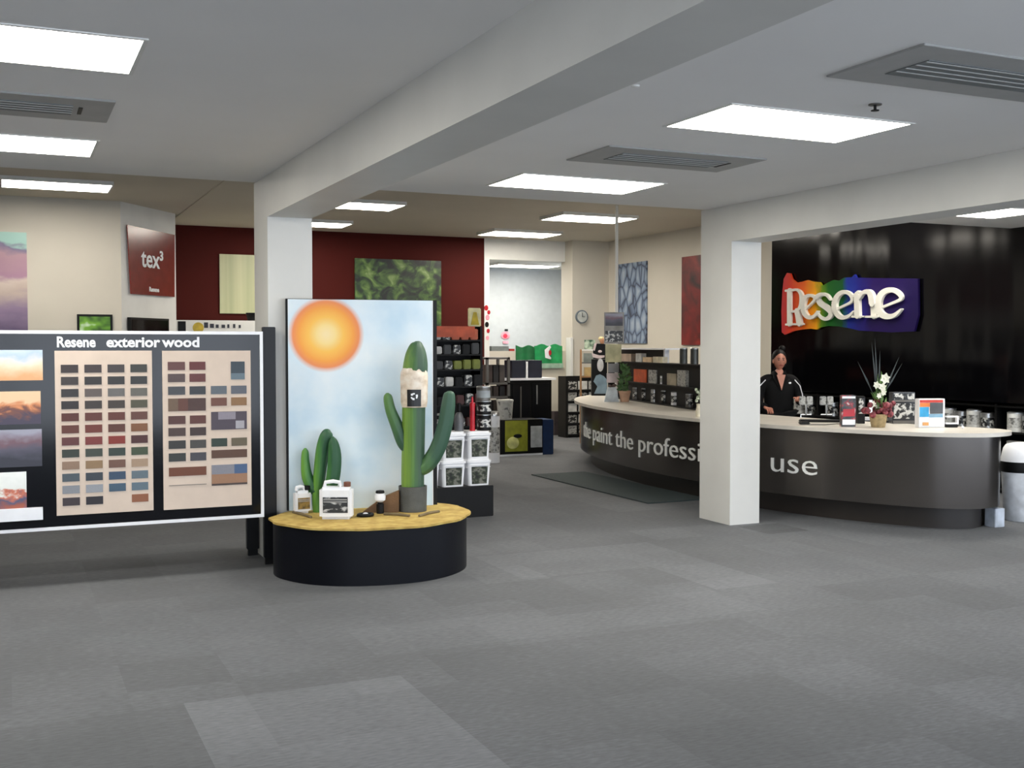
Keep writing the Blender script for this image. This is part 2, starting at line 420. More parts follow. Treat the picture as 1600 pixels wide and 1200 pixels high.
# ------------------------------------------------------------------ curved counter
SF = [(8.25, 15.2), (7.72, 14.6), (7.22, 13.7), (6.85, 12.6), (6.66, 11.5), (6.60, 10.6), (6.63, 9.75), (6.73, 8.95), (6.87, 8.42), (7.05, 7.98), (7.25, 7.6), (7.5, 7.27), (7.80, 7.11), (8.10, 7.13), (8.30, 7.26), (8.36, 7.44)]
SB = [(8.95, 14.7), (8.55, 14.1), (8.2, 13.3), (7.95, 12.5), (7.78, 11.5), (7.70, 10.6), (7.72, 9.9), (7.80, 9.3), (7.90, 8.85), (8.02, 8.45), (8.12, 8.15), (8.20, 7.95), (8.26, 7.8), (8.30, 7.68), (8.33, 7.56), (8.355, 7.46)]
fc = [Vector((p[0], p[1], 0)) for p in SF]; bc = [Vector((p[0], p[1], 0)) for p in SB]
fcv, bcv = catmull(fc), catmull(bc)
def offs(C, d):
    out = []
    for i, p in enumerate(C):
        t = (C[min(i + 1, len(C) - 1)] - C[max(i - 1, 0)]).normalized()
        n = Vector((t.y, -t.x, 0))      # to the left-hand (visitor) side is -n
        out.append(p - n * d)
    return out
# direction of travel is far to near, the visitor's side lies to the west
_t0 = (fcv[60] - fcv[58]).normalized(); SGN = 1 if Vector((_t0.y, -_t0.x, 0)).x > 0 else -1
def inward(C, d): return offs(C, -d * SGN)
def strip(mb, A, B, z0, z1, mi=0):
    m_ = len(A)
    for C_, flip in ((A, 0), (B, 1)):
        mb.raw([(p.x, p.y, z) for z in (z0, z1) for p in C_], [[i, i + 1, m_ + i + 1, m_ + i] for i in range(m_ - 1)], mi, True)
    n = len(A); vs = []
    for z in (z0, z1):
        vs += [(p.x, p.y, z) for p in A] + [(p.x, p.y, z) for p in B]
    fs = []
    for i in range(n - 1):
        fs += [[i, i + 1, n + i + 1, n + i], [2 * n + i, 3 * n + i, 3 * n + i + 1, 2 * n + i + 1]]
    fs += [[0, n, 3 * n, 2 * n], [n - 1, 3 * n - 1, 4 * n - 1, 2 * n - 1]]
    return mb.raw(vs, fs, mi)
CT = 0.88
ctr = thing('service_counter', 'long curved shop counter with dark bronze front, pale top and white lettering', 'counter')
m_bronze = M('dark_bronze_laminate', (92, 88, 85), 0.24, metal=0.8, var=0.04, scale=2)
m_top = M('pale_laminate_top', (206, 200, 190), 0.3, var=0.03, scale=6)
body_f = inward(fcv, 0.09); body_b = inward(bcv, -0.04)
strip(MB(), body_f, body_b, 0.20, CT - 0.038).done('body', m_bronze, ctr)
strip(MB(), inward(fcv, 0.24), inward(bcv, -0.1), 0.0, 0.20).done('plinth', M('dark_plinth', (40, 35, 32), 0.4, var=0.05), ctr)
strip(MB(), fcv, bcv, CT - 0.036, CT).done('worktop', m_top, ctr)
# lettering wrapped round the counter front
ss = [0.0]
for i in range(1, len(body_f)): ss.append(ss[-1] + (body_f[i] - body_f[i - 1]).length)
def at_s(s, d=0.0):
    s = max(0, min(ss[-1] - 1e-4, s)); i = max(k for k in range(len(ss) - 1) if ss[k] <= s)
    t = (body_f[i + 1] - body_f[i]); L_ = t.length; t = t / L_
    t2 = (body_f[min(i + 2, len(ss) - 1)] - body_f[i + 1]).normalized() if i + 2 < len(ss) else t
    p = body_f[i] + t * (s - ss[i]); n = Vector((t.y, -t.x, 0)) * -SGN
    return p + n * d
def s_at_px(px, z):
    best = min(range(400), key=lambda k: abs(proj(at_s(ss[-1] * (0.06 + 0.94 * k / 400)) + Vector((0, 0, z)))[0] - px))
    return ss[-1] * (0.06 + 0.94 * best / 400)
phrase = 'the paint the professionals use'
SZ = 0.30
def wid(s):
    vs, _ = text_bm(s, SZ, 0.01); return max(v[0] for v in vs)
s_e, s_p = s_at_px(1277, .5), s_at_px(997, .5)
w_e, w_p = wid(phrase), wid('the paint the ') + 0.09
xs = (s_e - s_p) / (w_e - w_p)
print('TEXT', s_e, s_p, xs)
x_ = 0.0
for wd in phrase.split():
    x_ = wid(phrase[:phrase.index(wd) if wd != 'the' or x_ == 0 else 10] + wd) - wid(wd) if x_ else 0.0
    vs, fs = text_bm(wd, SZ, 0.012, off=-0.002)
    vs = [(lambda q: (q.x, q.y, 0.415 + z))(at_s(s_e - (w_e - x - x_) * xs, 0.0015 - y)) for x, y, z in vs]
    MB().raw(vs, fs).done('lettering', M('white_letters', (236, 236, 232), 0.5, var=0.01), ctr)['label'] = 'raised white letters reading ' + wd
    x_ = x_ or 1e-6

# ------------------------------------------------------------------ rainbow shop sign
sign = thing('logo_sign', 'rainbow splash sign with large white letters on the glossy black wall', 'sign')
def zp(x, y, X=9.97):
    p = PX(1220 + x / 6.957, 400 + y / 6.957, X); return (p.y, p.z)
poly = [(20,830),(15,600),(25,400),(40,250),(75,185),(110,190),(130,250),(180,290),(240,280),(300,262),(360,280),(430,285),(460,325),(520,290),(580,262),(640,270),(700,235),(780,232),(812,200),(830,235),(1000,240),(1500,245),(1505,640),(1460,820),(1200,830),(860,810),(780,790),(640,765),(520,760),(440,775),(400,800),(330,790),(230,800),(150,815),(100,835),(50,855)]
m_rb, N, L, b = base_mat('rainbow_print')
geo = N.new('ShaderNodeNewGeometry'); sp = N.new('ShaderNodeSeparateXYZ'); L.new(geo.outputs['Position'], sp.inputs[0])
nz = N.new('ShaderNodeTexNoise'); nz.inputs['Scale'].default_value = 7; L.new(geo.outputs['Position'], nz.inputs['Vector'])
ya, yb = zp(0, 500)[0], zp(1505, 500)[0]
mr = N.new('ShaderNodeMapRange'); mr.inputs['From Min'].default_value = ya; mr.inputs['From Max'].default_value = yb; L.new(sp.outputs['Y'], mr.inputs['Value'])
ma = node(N, 'ShaderNodeMath', operation='MULTIPLY_ADD'); L.new(nz.outputs['Fac'], ma.inputs[0]); ma.inputs[1].default_value = 0.06; L.new(mr.outputs[0], ma.inputs[2])
def rb(x): return (zp(x, 500)[0] - ya) / (yb - ya) + 0.03
rp = ramp(N, [(rb(0), (196, 52, 62)), (rb(110), (216, 56, 34)), (rb(270), (236, 104, 14)), (rb(390), (246, 170, 14)), (rb(450), (100, 145, 10)), (rb(520), (16, 100, 22)), (rb(680), (12, 86, 40)), (rb(740), (22, 48, 150)), (rb(850), (28, 28, 125)), (rb(1000), (34, 12, 84)), (rb(1500), (26, 14, 68))])
L.new(ma.outputs[0], rp.inputs['Fac']); L.new(rp.outputs['Color'], b.inputs['Base Color']); b.inputs['Roughness'].default_value = 0.5; b.inputs['Specular IOR Level'].default_value = 0.15
MB().prism([zp(*p) for p in poly], 9.955, 9.985, axis='x').done('backing', m_rb, sign)
LAY = [0]
def stroke(mb, pts, ws, x0, x1, conv):
    for i in range(len(pts)):
        a = conv(*pts[i]); e = conv(pts[i][0], pts[i][1] + ws[i] / 2); r = abs(e[1] - a[1])
        LAY[0] += 1; q0 = x0 - (LAY[0] % 97) * 0.00025
        mb.prism([(a[0] + r * 1.15 * math.cos(k * pi / 6), a[1] + r * math.sin(k * pi / 6)) for k in range(12)], q0, x1, axis='x')
        if i:
            (ax, ay), (bx, by) = pts[i - 1], pts[i]; dx, dy = bx - ax, by - ay; l = math.hypot(dx, dy); nx, ny = -dy / l, dx / l
            q = [(ax + nx * ws[i-1] / 2, ay + ny * ws[i-1] / 2), (bx + nx * ws[i] / 2, by + ny * ws[i] / 2), (bx - nx * ws[i] / 2, by - ny * ws[i] / 2), (ax - nx * ws[i-1] / 2, ay - ny * ws[i-1] / 2)]
            mb.prism([conv(*p) for p in q], q0 - 0.0001, x1, axis='x')
def smooth2(pts, ws, n=4):
    v = catmull([Vector((p[0], p[1], w)) for p, w in zip(pts, ws)], n); return [(a.x, a.y) for a in v], [a.z for a in v]
letters = [
 ('R', [([(118,372),(118,745)],[45,45]), ([(78,378),(160,368)],[24,24]), ([(82,745),(165,742)],[22,22]), ([(182,742),(268,740)],[22,22]),
   'c', ([(130,375),(200,368),(243,405),(255,470),(243,545),(210,590),(150,605)],[24,28,38,42,36,28,24]), 'c', ([(200,590),(218,660),(232,738)],[45,52,56])]),
 ('e', ['c', ([(300,572),(345,535),(398,480),(395,445),(345,428),(298,455),(275,530),(288,618),(338,668),(398,655),(436,602)],[22,20,24,30,32,42,48,48,42,32,14])]),
 ('s', ['c', ([(575,478),(535,428),(478,418),(430,450),(450,510),(520,558),(572,612),(560,662),(508,686),(448,655),(420,600)],[16,26,40,46,56,60,54,46,36,24,10])]),
 ('e', ['c', ([(640,575),(720,540),(800,495),(802,440),(760,400),(700,395),(645,440),(615,520),(630,610),(690,668),(770,655),(828,600)],[24,24,28,36,38,44,50,54,54,46,34,14])]),
 ('n', [([(862,415),(868,655)],[52,56]), ([(822,440),(880,388)],[22,26]), ([(815,660),(918,660)],[22,22]), ([(962,660),(1090,660)],[22,22]), 'c', ([(890,460),(930,400),(990,390),(1022,440),(1035,550),(1040,655)],[24,36,54,60,62,64])]),
 ('e', ['c', ([(1120,560),(1220,520),(1330,472),(1328,425),(1270,378),(1195,372),(1125,415),(1090,500),(1100,600),(1165,655),(1260,648),(1342,580)],[26,26,34,46,50,56,64,70,72,62,46,18])])]
m_let = M('sign_letter_white', (240, 238, 228), 0.4, var=0.02)
for ch, strokes in letters:
    mb = MB(); curved = False
    for s in strokes:
        if s == 'c': curved = True; continue
        p, w = (smooth2(*s) if curved else s); curved = False
        stroke(mb, p, w, 9.925, 9.953, zp)
    mb.done('letter', m_let, sign)

# ------------------------------------------------------------------ colour chart board
BY = 8.16
bx0, bx1 = -0.55, PY(406, 600, BY).x
bz0, bz1 = PY(200, 816, BY).z, PY(200, 522, BY).z
cb = thing('colour_chart_board', 'wide black display board of wood stain colour charts with white edging', 'display board')
m_bface = M('board_gloss_black', (8, 9, 14), 0.12, var=0.05, spec=0.35)
MB().box(bx0, bx1, BY, BY + 0.03, bz0, bz1).done('panel', m_bface, cb)
mb = MB(); e = 0.022
mb.box(bx0 - e, bx1 + e, BY - 0.012, BY + 0.04, bz1, bz1 + e); mb.box(bx0 - e, bx1 + e, BY - 0.012, BY + 0.04, bz0 - e, bz0)
mb.box(bx1, bx1 + e, BY - 0.012, BY + 0.04, bz0, bz1); mb.box(bx0 - e, bx0, BY - 0.012, BY + 0.04, bz0, bz1)
mb.done('edging', m_plastic, cb)
def post(px0, px1, y, ztop, lab=None):
    a, b_ = PY(px0, 700, y).x, PY(px1, 700, y).x
    o = MB().box(a, b_, y, y + 0.05, 0.05, ztop, bev=0.004).done('post', m_satin, cb)
    MB().box(a + 0.01, b_ - 0.01, y + 0.01, y + 0.04, 0.0, 0.05).done('foot', m_black, o)
post(412, 432, 8.31, 1.79)
post(385, 404, 8.72, 1.60)
pe = MB().box(-0.6, -0.5, 8.20, 8.25, 0.0, 1.79).done('post', m_satin, cb)
def bp_(px, py, y=BY): p = PY(px, py, y); return p.x, p.z
m_attr = attr_mat('printed_swatches', 0.45)
def quad_panel(x0, z0, x1, z1, y0, y1, name, mat, par): return MB().box(x0, x1, y0, y1, z0, z1).done(name, mat, par)
# chart one: 12 rows of 4
c1 = [bp_(85, 548), bp_(237, 548), bp_(85, 806)]
ch1 = quad_panel(c1[0][0], c1[2][1], c1[1][0], c1[0][1], BY - 0.008, BY - 0.001, 'colour_chart', m_card, cb)
ch1['label'] = 'cream chart card with twelve rows of stain colour chips'
rows1 = ['41322f 4a3c3a 4d4442 45443c', '463c38 35302e 3a3836 3c3c3a', '3a3434 786a64 83807c 7e7a70', '332c2b 463c36 4c3f35 646048', '6b2f22 783a2c 7a3a2a 7c4a3a',
         '7a3c2c 8a3a28 713a26 a0663a', '783a38 9a3a34 a8331f 5a2420', '3a4438 4a5244 3a4a3e 4c5c3c', 'b8957a b8946a 8e6450 d6b494', '5c6a74 404a56 3f5c7c 7a8e9a', 'aeb2ba c0c4cc 50708a 7890a0', '4a3c40 2c262e - b87048']
def hexc(h): return lin([int(h[i:i+2], 16) * .76 for i in (0, 2, 4)])
mb = MB(); X0, X1 = c1[0][0], c1[1][0]; Z1, Z0 = c1[0][1], c1[2][1]; W_, H_ = X1 - X0, Z1 - Z0
for r, row in enumerate(rows1):
    for c, h in enumerate(row.split()):
        if h == '-': continue
        x = X0 + W_ * (0.06 + c * 0.237); z = Z1 - H_ * (0.085 + r * 0.0735)
        mb.box(x, x + W_ * 0.175, BY - 0.011, BY - 0.009, z - H_ * 0.049, z, col=hexc(h))
mb.done('colour_chips', m_attr, ch1)
c2 = [bp_(253, 548), bp_(391, 548), bp_(253, 797)]
ch2 = quad_panel(c2[0][0], c2[2][1], c2[1][0], c2[0][1], BY - 0.008, BY - 0.001, 'colour_chart', m_card, cb)
ch2['label'] = 'cream chart card with mixed colour chips and small photographs'
mb = MB(); X0, X1 = c2[0][0], c2[1][0]; Z1, Z0 = c2[0][1], c2[2][1]; W_, H_ = X1 - X0, Z1 - Z0
def chip(u0, v0, u1, v1, h):
    LAY[0] += 1; mb.box(X0 + W_ * u0, X0 + W_ * u1, BY - 0.011 - .00004 * (LAY[0] % 60), BY - 0.009, Z1 - H_ * v1, Z1 - H_ * v0, col=hexc(h))
vy = [0.07, 0.145, 0.225, 0.30, 0.41, 0.485, 0.565, 0.645, 0.735]
cl = [('7c4a44', '7c302c'), ('6a5450', '7c3a36'), ('56585c', '40444a'), None, ('683a32', '733a2e'), ('5c443c', '4a342e'), ('3c3a36', '56524c'), ('3a3e3a', '54525a'), None]
for v, c in zip(vy, cl):
    if c: chip(0.06, v, 0.25, v + 0.052, c[0]); chip(0.30, v, 0.48, v + 0.052, c[1])
chip(0.06, 0.30, 0.17, 0.38, '8a6e54'); chip(0.17, 0.30, 0.28, 0.38, '7a4634'); chip(0.28, 0.30, 0.48, 0.38, '5c3a30'); chip(0.06, 0.735, 0.48, 0.79, '8a4a26')
chip(0.54, 0.225, 0.72, 0.277, '76808a'); chip(0.77, 0.225, 0.95, 0.277, '747884'); chip(0.54, 0.30, 0.72, 0.352, '8a5440'); chip(0.77, 0.30, 0.95, 0.352, 'b48452')
chip(0.54, 0.56, 0.72, 0.612, '2e4434'); chip(0.77, 0.56, 0.95, 0.612, '7c6e52'); chip(0.54, 0.635, 0.95, 0.687, '70482f')
chip(0.77, 0.07, 0.93, 0.145, '40505c'); chip(0.77, 0.145, 0.93, 0.185, '7e95a2')
chip(0.54, 0.39, 0.95, 0.505, '5c4e5c'); chip(0.62, 0.392, 0.82, 0.44, 'b4aab8'); chip(0.82, 0.45, 0.92, 0.50, 'd8d4dc')
chip(0.54, 0.73, 0.95, 0.79, 'a8a8b4'); chip(0.54, 0.79, 0.95, 0.85, 'c8946e'); chip(0.80, 0.73, 0.95, 0.79, '5878a8'); chip(0.54, 0.85, 0.95, 0.862, '544038')
chip(0.06, 0.846, 0.48, 0.85, 'a09488')
mb.done('colour_chips', m_attr, ch2)
a = bp_(88, 547)
for wd, px in (('Resene', 88), ('exterior', 166), ('wood', 254)):
    text_obj('heading', wd, 0.1, m_plastic, cb, (bp_(px, 547)[0], BY - 0.001, a[1] + 0.022), 0.003, 0.003, xs={'Resene': .86, 'exterior': 1.06, 'wood': 1.1}[wd])['label'] = 'white heading word ' + wd
p_house = pic('house_photo', [(0.2, (60, 50, 70)), (0.42, (120, 70, 50)), (0.55, (205, 130, 80)), (0.7, (225, 190, 150))], (7, 7, 12), dist=1.5, grad='Z', gscale=0.9)
p_beach = pic('cottage_photo', [(0.1, (215, 160, 110)), (0.4, (226, 196, 160)), (0.62, (225, 215, 200)), (0.8, (170, 190, 215)), (1, (190, 205, 225))], (8, 8, 12), grad='Z', gscale=0.6)
p_dusk = pic('dusk_deck_photo', [(0.2, (40, 40, 52)), (0.5, (80, 76, 92)), (0.65, (110, 80, 90)), (0.9, (150, 150, 165))], (7, 7, 12), grad='Z', gscale=0.5)
p_leaf = pic('leaflet_print', [(0.1, (150, 80, 60)), (0.3, (70, 80, 110)), (0.45, (200, 110, 80)), (0.55, (225, 228, 222)), (1, (238, 240, 236))], (14, 14, 20), grad='Z', gscale=0.8)
def photo(px0, py0, px1, py1, m, lab, y=BY):
    a, b2 = bp_(px0, py0, y), bp_(px1, py1, y)
    o = MB().box(a[0], b2[0], y - 0.008, y - 0.001, b2[1], a[1]).done('photograph', m, cb); o['label'] = lab; return o
photo(-70, 547, 67, 594, p_beach, 'photograph of a sandy coloured timber house')
photo(-70, 613, 64, 662, p_house, 'photograph of a timber house lit orange at dusk')
photo(-70, 674, 66, 728, p_dusk, 'dark photograph of a deck')
photo(-60, 741, 42, 800, p_leaf, 'white printed leaflet with blue and red pictures')
a, b2 = bp_(-60, 799), bp_(67, 811)
MB().box(a[0], b2[0], BY - 0.03, BY - 0.001, b2[1], a[1]).done('leaflet_ledge', m_plastic, cb)

# ------------------------------------------------------------------ desert display: drum, sky panel, cacti
DT = 0.40
fr = [(1.79, 8.08), (1.73, 7.92), (1.76, 7.72), (1.88, 7.50), (2.08, 7.34), (2.34, 7.26), (2.62, 7.26), (2.86, 7.36), (3.05, 7.54), (3.16, 7.78), (3.16, 8.02), (3.08, 8.24), (2.9, 8.34), (2.5, 8.34), (2.05, 8.32)]
def ring(P, n=5):
    Q = P + P[:3]; out = []
    Q = [Vector((a, b, 0)) for a, b in [P[-1]] + P + P[:2]]
    for i in range(1, len(Q) - 2):
        for k in range(n):
            t = k / n; a, b, c, d = Q[i - 1], Q[i], Q[i + 1], Q[i + 2]
            out.append(0.5 * ((2 * b) + (c - a) * t + (2 * a - 5 * b + 4 * c - d) * t * t + (3 * b - a - 3 * c + d) * t ** 3))
    return [(p.x, p.y) for p in out]
rg = ring(fr)
drum = thing('display_plinth', 'low rounded black plinth topped with a sandy yellow sheet', 'plinth')
mb = MB(); n = len(rg); cx_, cy_ = 2.45, 7.85
mb.raw([(x, y, 0) for x, y in rg] + [(x, y, DT - 0.015) for x, y in rg], [list(range(n))[::-1], list(range(n, 2 * n))])
mb.raw([(x, y, 0) for x, y in rg] + [(x, y, DT - 0.015) for x, y in rg], [[i, (i + 1) % n, n + (i + 1) % n, n + i] for i in range(n)], smooth=True)
mb.done('drum', M('black_vinyl', (8, 10, 18), 0.4, var=0.04, spec=0.2), drum)
sand = []
for i, (x, y) in enumerate(rg):
    k = 1.035 + 0.012 * math.sin(i * 0.9) + R.uniform(-.006, .006)
    sand.append((cx_ + (x - cx_) * k, min(cy_ + (y - cy_) * k, 8.30 if x < 1.95 else 8.345)))
m_sand = pic('sand_sheet', [(0.3, (156, 128, 62)), (0.5, (178, 150, 78)), (0.7, (194, 170, 98))], (14, 14, 14), rough=0.8)
MB().prism(sand, DT - 0.015, DT).done('sand_top', m_sand, drum)

SL, SR = (1.93, 8.30), (3.03, 8.14)
ang = math.atan2(SR[1] - SL[1], SR[0] - SL[0]); sw = math.hypot(SR[0] - SL[0], SR[1] - SL[1])
SH = 1.60
sky = thing('painted_sky_panel', 'tall panel painted pale blue with a glowing orange sun', 'backdrop panel', (SL[0], SL[1], DT), ang)
m_sky, N, L, b = base_mat('painted_sky')
tc = N.new('ShaderNodeTexCoord'); nz = N.new('ShaderNodeTexNoise'); nz.inputs['Scale'].default_value = 2.2; nz.inputs['Detail'].default_value = 4
L.new(tc.outputs['Object'], nz.inputs['Vector']); rp = ramp(N, [(0.3, (184, 210, 228)), (0.5, (210, 226, 236)), (0.7, (226, 234, 238))]); L.new(nz.outputs['Fac'], rp.inputs['Fac'])
sv = node(N, 'ShaderNodeVectorMath', operation='DISTANCE'); L.new(tc.outputs['Object'], sv.inputs[0]); SUNX, SUNZ, SUNR = 0.285, 1.335, 0.265
sv.inputs[1].default_value = (SUNX, 0, SUNZ)
r2 = ramp(N, [(0.0, (245, 222, 175)), (0.28, (244, 214, 140)), (0.5, (246, 190, 84)), (0.78, (240, 158, 66)), (0.93, (232, 140, 84)), (1.0, (226, 150, 110))])
dv = node(N, 'ShaderNodeMath', operation='DIVIDE'); L.new(sv.outputs['Value'], dv.inputs[0]); dv.inputs[1].default_value = SUNR; L.new(dv.outputs[0], r2.inputs['Fac'])
mr = N.new('ShaderNodeMapRange'); mr.inputs['From Min'].default_value = 0.95; mr.inputs['From Max'].default_value = 1.1; L.new(dv.outputs[0], mr.inputs['Value'])
mx = node(N, 'ShaderNodeMix', data_type='RGBA'); L.new(mr.outputs[0], mx.inputs[0]); L.new(r2.outputs['Color'], mx.inputs[6]); L.new(rp.outputs['Color'], mx.inputs[7])
L.new(mx.outputs[2], b.inputs['Base Color']); b.inputs['Roughness'].default_value = 0.6
MB().box(0, sw, -0.012, 0, 0, SH).done('painted_face', m_sky, sky)
MB().box(-0.015, sw + 0.035, 0.001, 0.045, 0, SH + 0.004).done('backing', m_black, sky)
MB().box(sw - 0.006, sw, -0.014, -0.0125, 0, SH).done('edge_strip', m_plastic, sky)

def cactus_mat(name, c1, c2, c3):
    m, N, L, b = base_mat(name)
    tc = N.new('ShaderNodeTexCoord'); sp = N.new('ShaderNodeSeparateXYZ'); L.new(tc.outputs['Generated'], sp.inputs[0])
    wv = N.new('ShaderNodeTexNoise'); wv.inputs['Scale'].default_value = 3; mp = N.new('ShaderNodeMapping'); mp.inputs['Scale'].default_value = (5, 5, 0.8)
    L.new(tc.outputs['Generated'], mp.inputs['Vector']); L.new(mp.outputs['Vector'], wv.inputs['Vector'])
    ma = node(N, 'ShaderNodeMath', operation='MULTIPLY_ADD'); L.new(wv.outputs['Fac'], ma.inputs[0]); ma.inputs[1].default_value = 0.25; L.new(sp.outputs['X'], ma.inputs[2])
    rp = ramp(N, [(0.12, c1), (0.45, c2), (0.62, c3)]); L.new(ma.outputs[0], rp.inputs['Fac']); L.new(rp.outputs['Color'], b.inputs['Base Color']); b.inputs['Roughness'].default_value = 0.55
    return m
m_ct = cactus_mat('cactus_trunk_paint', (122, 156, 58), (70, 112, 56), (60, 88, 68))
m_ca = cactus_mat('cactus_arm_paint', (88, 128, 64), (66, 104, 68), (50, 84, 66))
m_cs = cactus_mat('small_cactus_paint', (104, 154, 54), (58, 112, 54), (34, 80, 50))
FC = 7.93 * math.cos(YAW) + 2.8 * math.sin(YAW)     # sight distance of the cacti
def cp(px, py, dy=0.0): return PF(px, py, FC + dy)
def limb(pts, rad, n=16, dy=0.0, ribs=8, ribd=0.13):
    P = catmull([cp(x, y, dy) for x, y in pts], 5)
    q = catmull([Vector((r, 0, 0)) for r in rad], 5)
    return P, [v.x for v in q], n, ribs, ribd
base = PZ(645, 798, DT); FC = (base - _O).dot(_h)
big = thing('tall_cactus', 'tall model cactus with two raised arms in a grey pot', 'cactus')
def add_limb(name, pts, rad, mat, par, dy=0.0, lab=None, n=24, ribs=8, ribd=0.12):
    P, r, n_, rb_, rd_ = limb(pts, rad, n, dy)
    o = MB().tube(P, r, n, 0, ribs, ribd).done(name, mat, par)
    if lab: o['label'] = lab
    return o
m_per = 1 / (FPX / FC)
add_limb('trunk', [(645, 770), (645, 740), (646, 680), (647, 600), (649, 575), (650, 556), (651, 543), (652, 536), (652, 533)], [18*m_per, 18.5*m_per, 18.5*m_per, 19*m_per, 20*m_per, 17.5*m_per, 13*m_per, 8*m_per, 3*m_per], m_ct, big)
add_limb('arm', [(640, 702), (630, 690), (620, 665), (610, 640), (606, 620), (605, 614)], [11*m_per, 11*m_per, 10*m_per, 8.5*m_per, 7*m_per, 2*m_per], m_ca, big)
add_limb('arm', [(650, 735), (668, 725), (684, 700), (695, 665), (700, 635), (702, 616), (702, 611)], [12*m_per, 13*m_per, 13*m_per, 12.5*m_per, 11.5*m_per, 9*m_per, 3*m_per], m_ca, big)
b3 = cp(645, 798); b3.z = DT
MB().lathe([(0.105, 0), (0.108, 0.19), (0.098, 0.19), (0.098, 0.16), (0.0, 0.16)], b3, 28).done('pot', M('grey_pot', (78, 80, 78), 0.7, bump=0.2), big)
# clear bag of cream stuffing with a black label tied round the trunk
c_ = cp(647, 604); r0 = 21 * m_per
m_bag = pic('cream_bag', [(0.3, (190, 170, 146)), (0.5, (220, 204, 184)), (0.75, (232, 224, 210))], (16, 16, 22), rough=0.3)
zs = [cp(647, y).z for y in (636, 628, 610, 590, 582, 575)]
wr_ = prof = [(r0 * k, z - zs[0]) for k, z in zip((0.93, 1.0, 1.02, 1.04, 1.0, 0.86), zs)]
wr = MB().lathe(prof, (c_.x, c_.y, zs[0]), 28).done('bag', m_bag, big)
# black label curved round the bag, facing the shop front
fa = math.atan2(-c_.y, -c_.x)
m_lb = M('label_black', (14, 14, 16), 0.4)
mb = MB(); zt, zb = cp(648, 608).z, cp(648, 634).z; vs = []; fs = []
for k in range(7):
    a_ = fa - 0.5 + k * 1.0 / 6
    for z, q in ((zb, 1.035), (zt, 1.045), (zt, 1.0), (zb, 0.99)): vs.append((c_.x + r0 * q * 1.02 * math.cos(a_), c_.y + r0 * q * 1.02 * math.sin(a_), z))
for k in range(6):
    for e_ in range(4): fs.append([k * 4 + e_, k * 4 + (e_ + 1) % 4, k * 4 + 4 + (e_ + 1) % 4, k * 4 + 4 + e_])
fs += [[0, 1, 2, 3], [24, 25, 26, 27]]
lb = mb.raw(vs, fs).done('label', m_lb, wr)
mb = MB()
for k in range(3):   # ring of three chasing arrows
    a0 = pi / 2 + k * 2 * pi / 3
    for q in range(3):
        a_ = a0 + q * 0.42; u_ = 0.02 * math.cos(a_); w_ = 0.02 * math.sin(a_)
        fa2 = fa + u_ / r0; zc = zt * 0.6 + zb * 0.4 + w_; s_ = 0.0055 + 0.002 * (q == 2)
        tx, ty = -math.sin(fa2), math.cos(fa2); bx_, by_ = c_.x + r0 * 1.075 * math.cos(fa2), c_.y + r0 * 1.075 * math.sin(fa2)
        mb.raw([(bx_ + tx * s_ * i_ + dx * math.cos(fa2), by_ + ty * s_ * i_ + dx * math.sin(fa2), zc + s_ * j_) for dx in (0, 0.002) for i_, j_ in ((-1, -1), (1, -1), (1, 1), (-1, 1))],
               [(0, 1, 2, 3), (4, 5, 6, 7), (0, 1, 5, 4), (1, 2, 6, 5), (2, 3, 7, 6), (3, 0, 4, 7)])
mb.done('symbol', m_plastic, wr); wr['label'] = 'cream bag with black recycling label strapped round the trunk'
FC = (PZ(497, 800, DT) - _O).dot(_h); m_per = FC / FPX
sm = thing('small_cactus', 'small green model cactus with upright arms on the sandy top', 'cactus')
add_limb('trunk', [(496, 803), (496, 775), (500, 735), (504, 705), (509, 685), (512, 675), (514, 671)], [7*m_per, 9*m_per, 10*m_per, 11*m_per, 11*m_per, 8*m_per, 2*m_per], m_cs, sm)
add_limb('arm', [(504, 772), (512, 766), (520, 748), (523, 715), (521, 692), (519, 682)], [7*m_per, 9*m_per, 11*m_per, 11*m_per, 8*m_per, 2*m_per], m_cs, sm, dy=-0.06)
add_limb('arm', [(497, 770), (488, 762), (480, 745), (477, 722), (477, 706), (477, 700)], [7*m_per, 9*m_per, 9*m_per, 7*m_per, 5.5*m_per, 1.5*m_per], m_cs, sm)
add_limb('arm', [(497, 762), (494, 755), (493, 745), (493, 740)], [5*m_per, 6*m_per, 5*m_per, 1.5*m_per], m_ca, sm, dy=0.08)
def jerrycan(px, py, w, h, d, rz, label, lidm, face_m, z=DT):
    p = PZ(px, py, z); t = thing('paint_canister', label, 'container', (p.x, p.y, z), rz)
    mb = MB(); mb.box(-w/2, w/2, 0, d, 0, h * 0.86, bev=0.02); mb.done('body', m_plastic, t)
    mb = MB(); mb.tube([(-w*.36, d/2, h*.86), (-w*.34, d/2, h*.97), (-w*.1, d/2, h), (w*.1, d/2, h*.97), (w*.14, d/2, h*.86)], 0.014, 8); mb.done('handle', m_plastic, t)
    MB().lathe([(0.026, 0), (0.026, 0.03), (0.022, 0.034), (0.0, 0.034)], (w*.33, d/2, h*.86), 16).done('cap', lidm, t)
    lb = MB().box(-w*.38, w*.38, -0.003, 0.001, h*.18, h*.60).done('label', face_m, t)
    mb = MB(); mb.box(-w*.36, w*.36, -0.0045, -0.0035, h*.46, h*.49); mb.box(-w*.36, w*.36, -0.0045, -0.0035, h*.52, h*.55); mb.done('print', M('grey_print', (150, 150, 150), 0.5), lb)
    return t
m_cap = M('brown_cap', (104, 62, 44), 0.5)
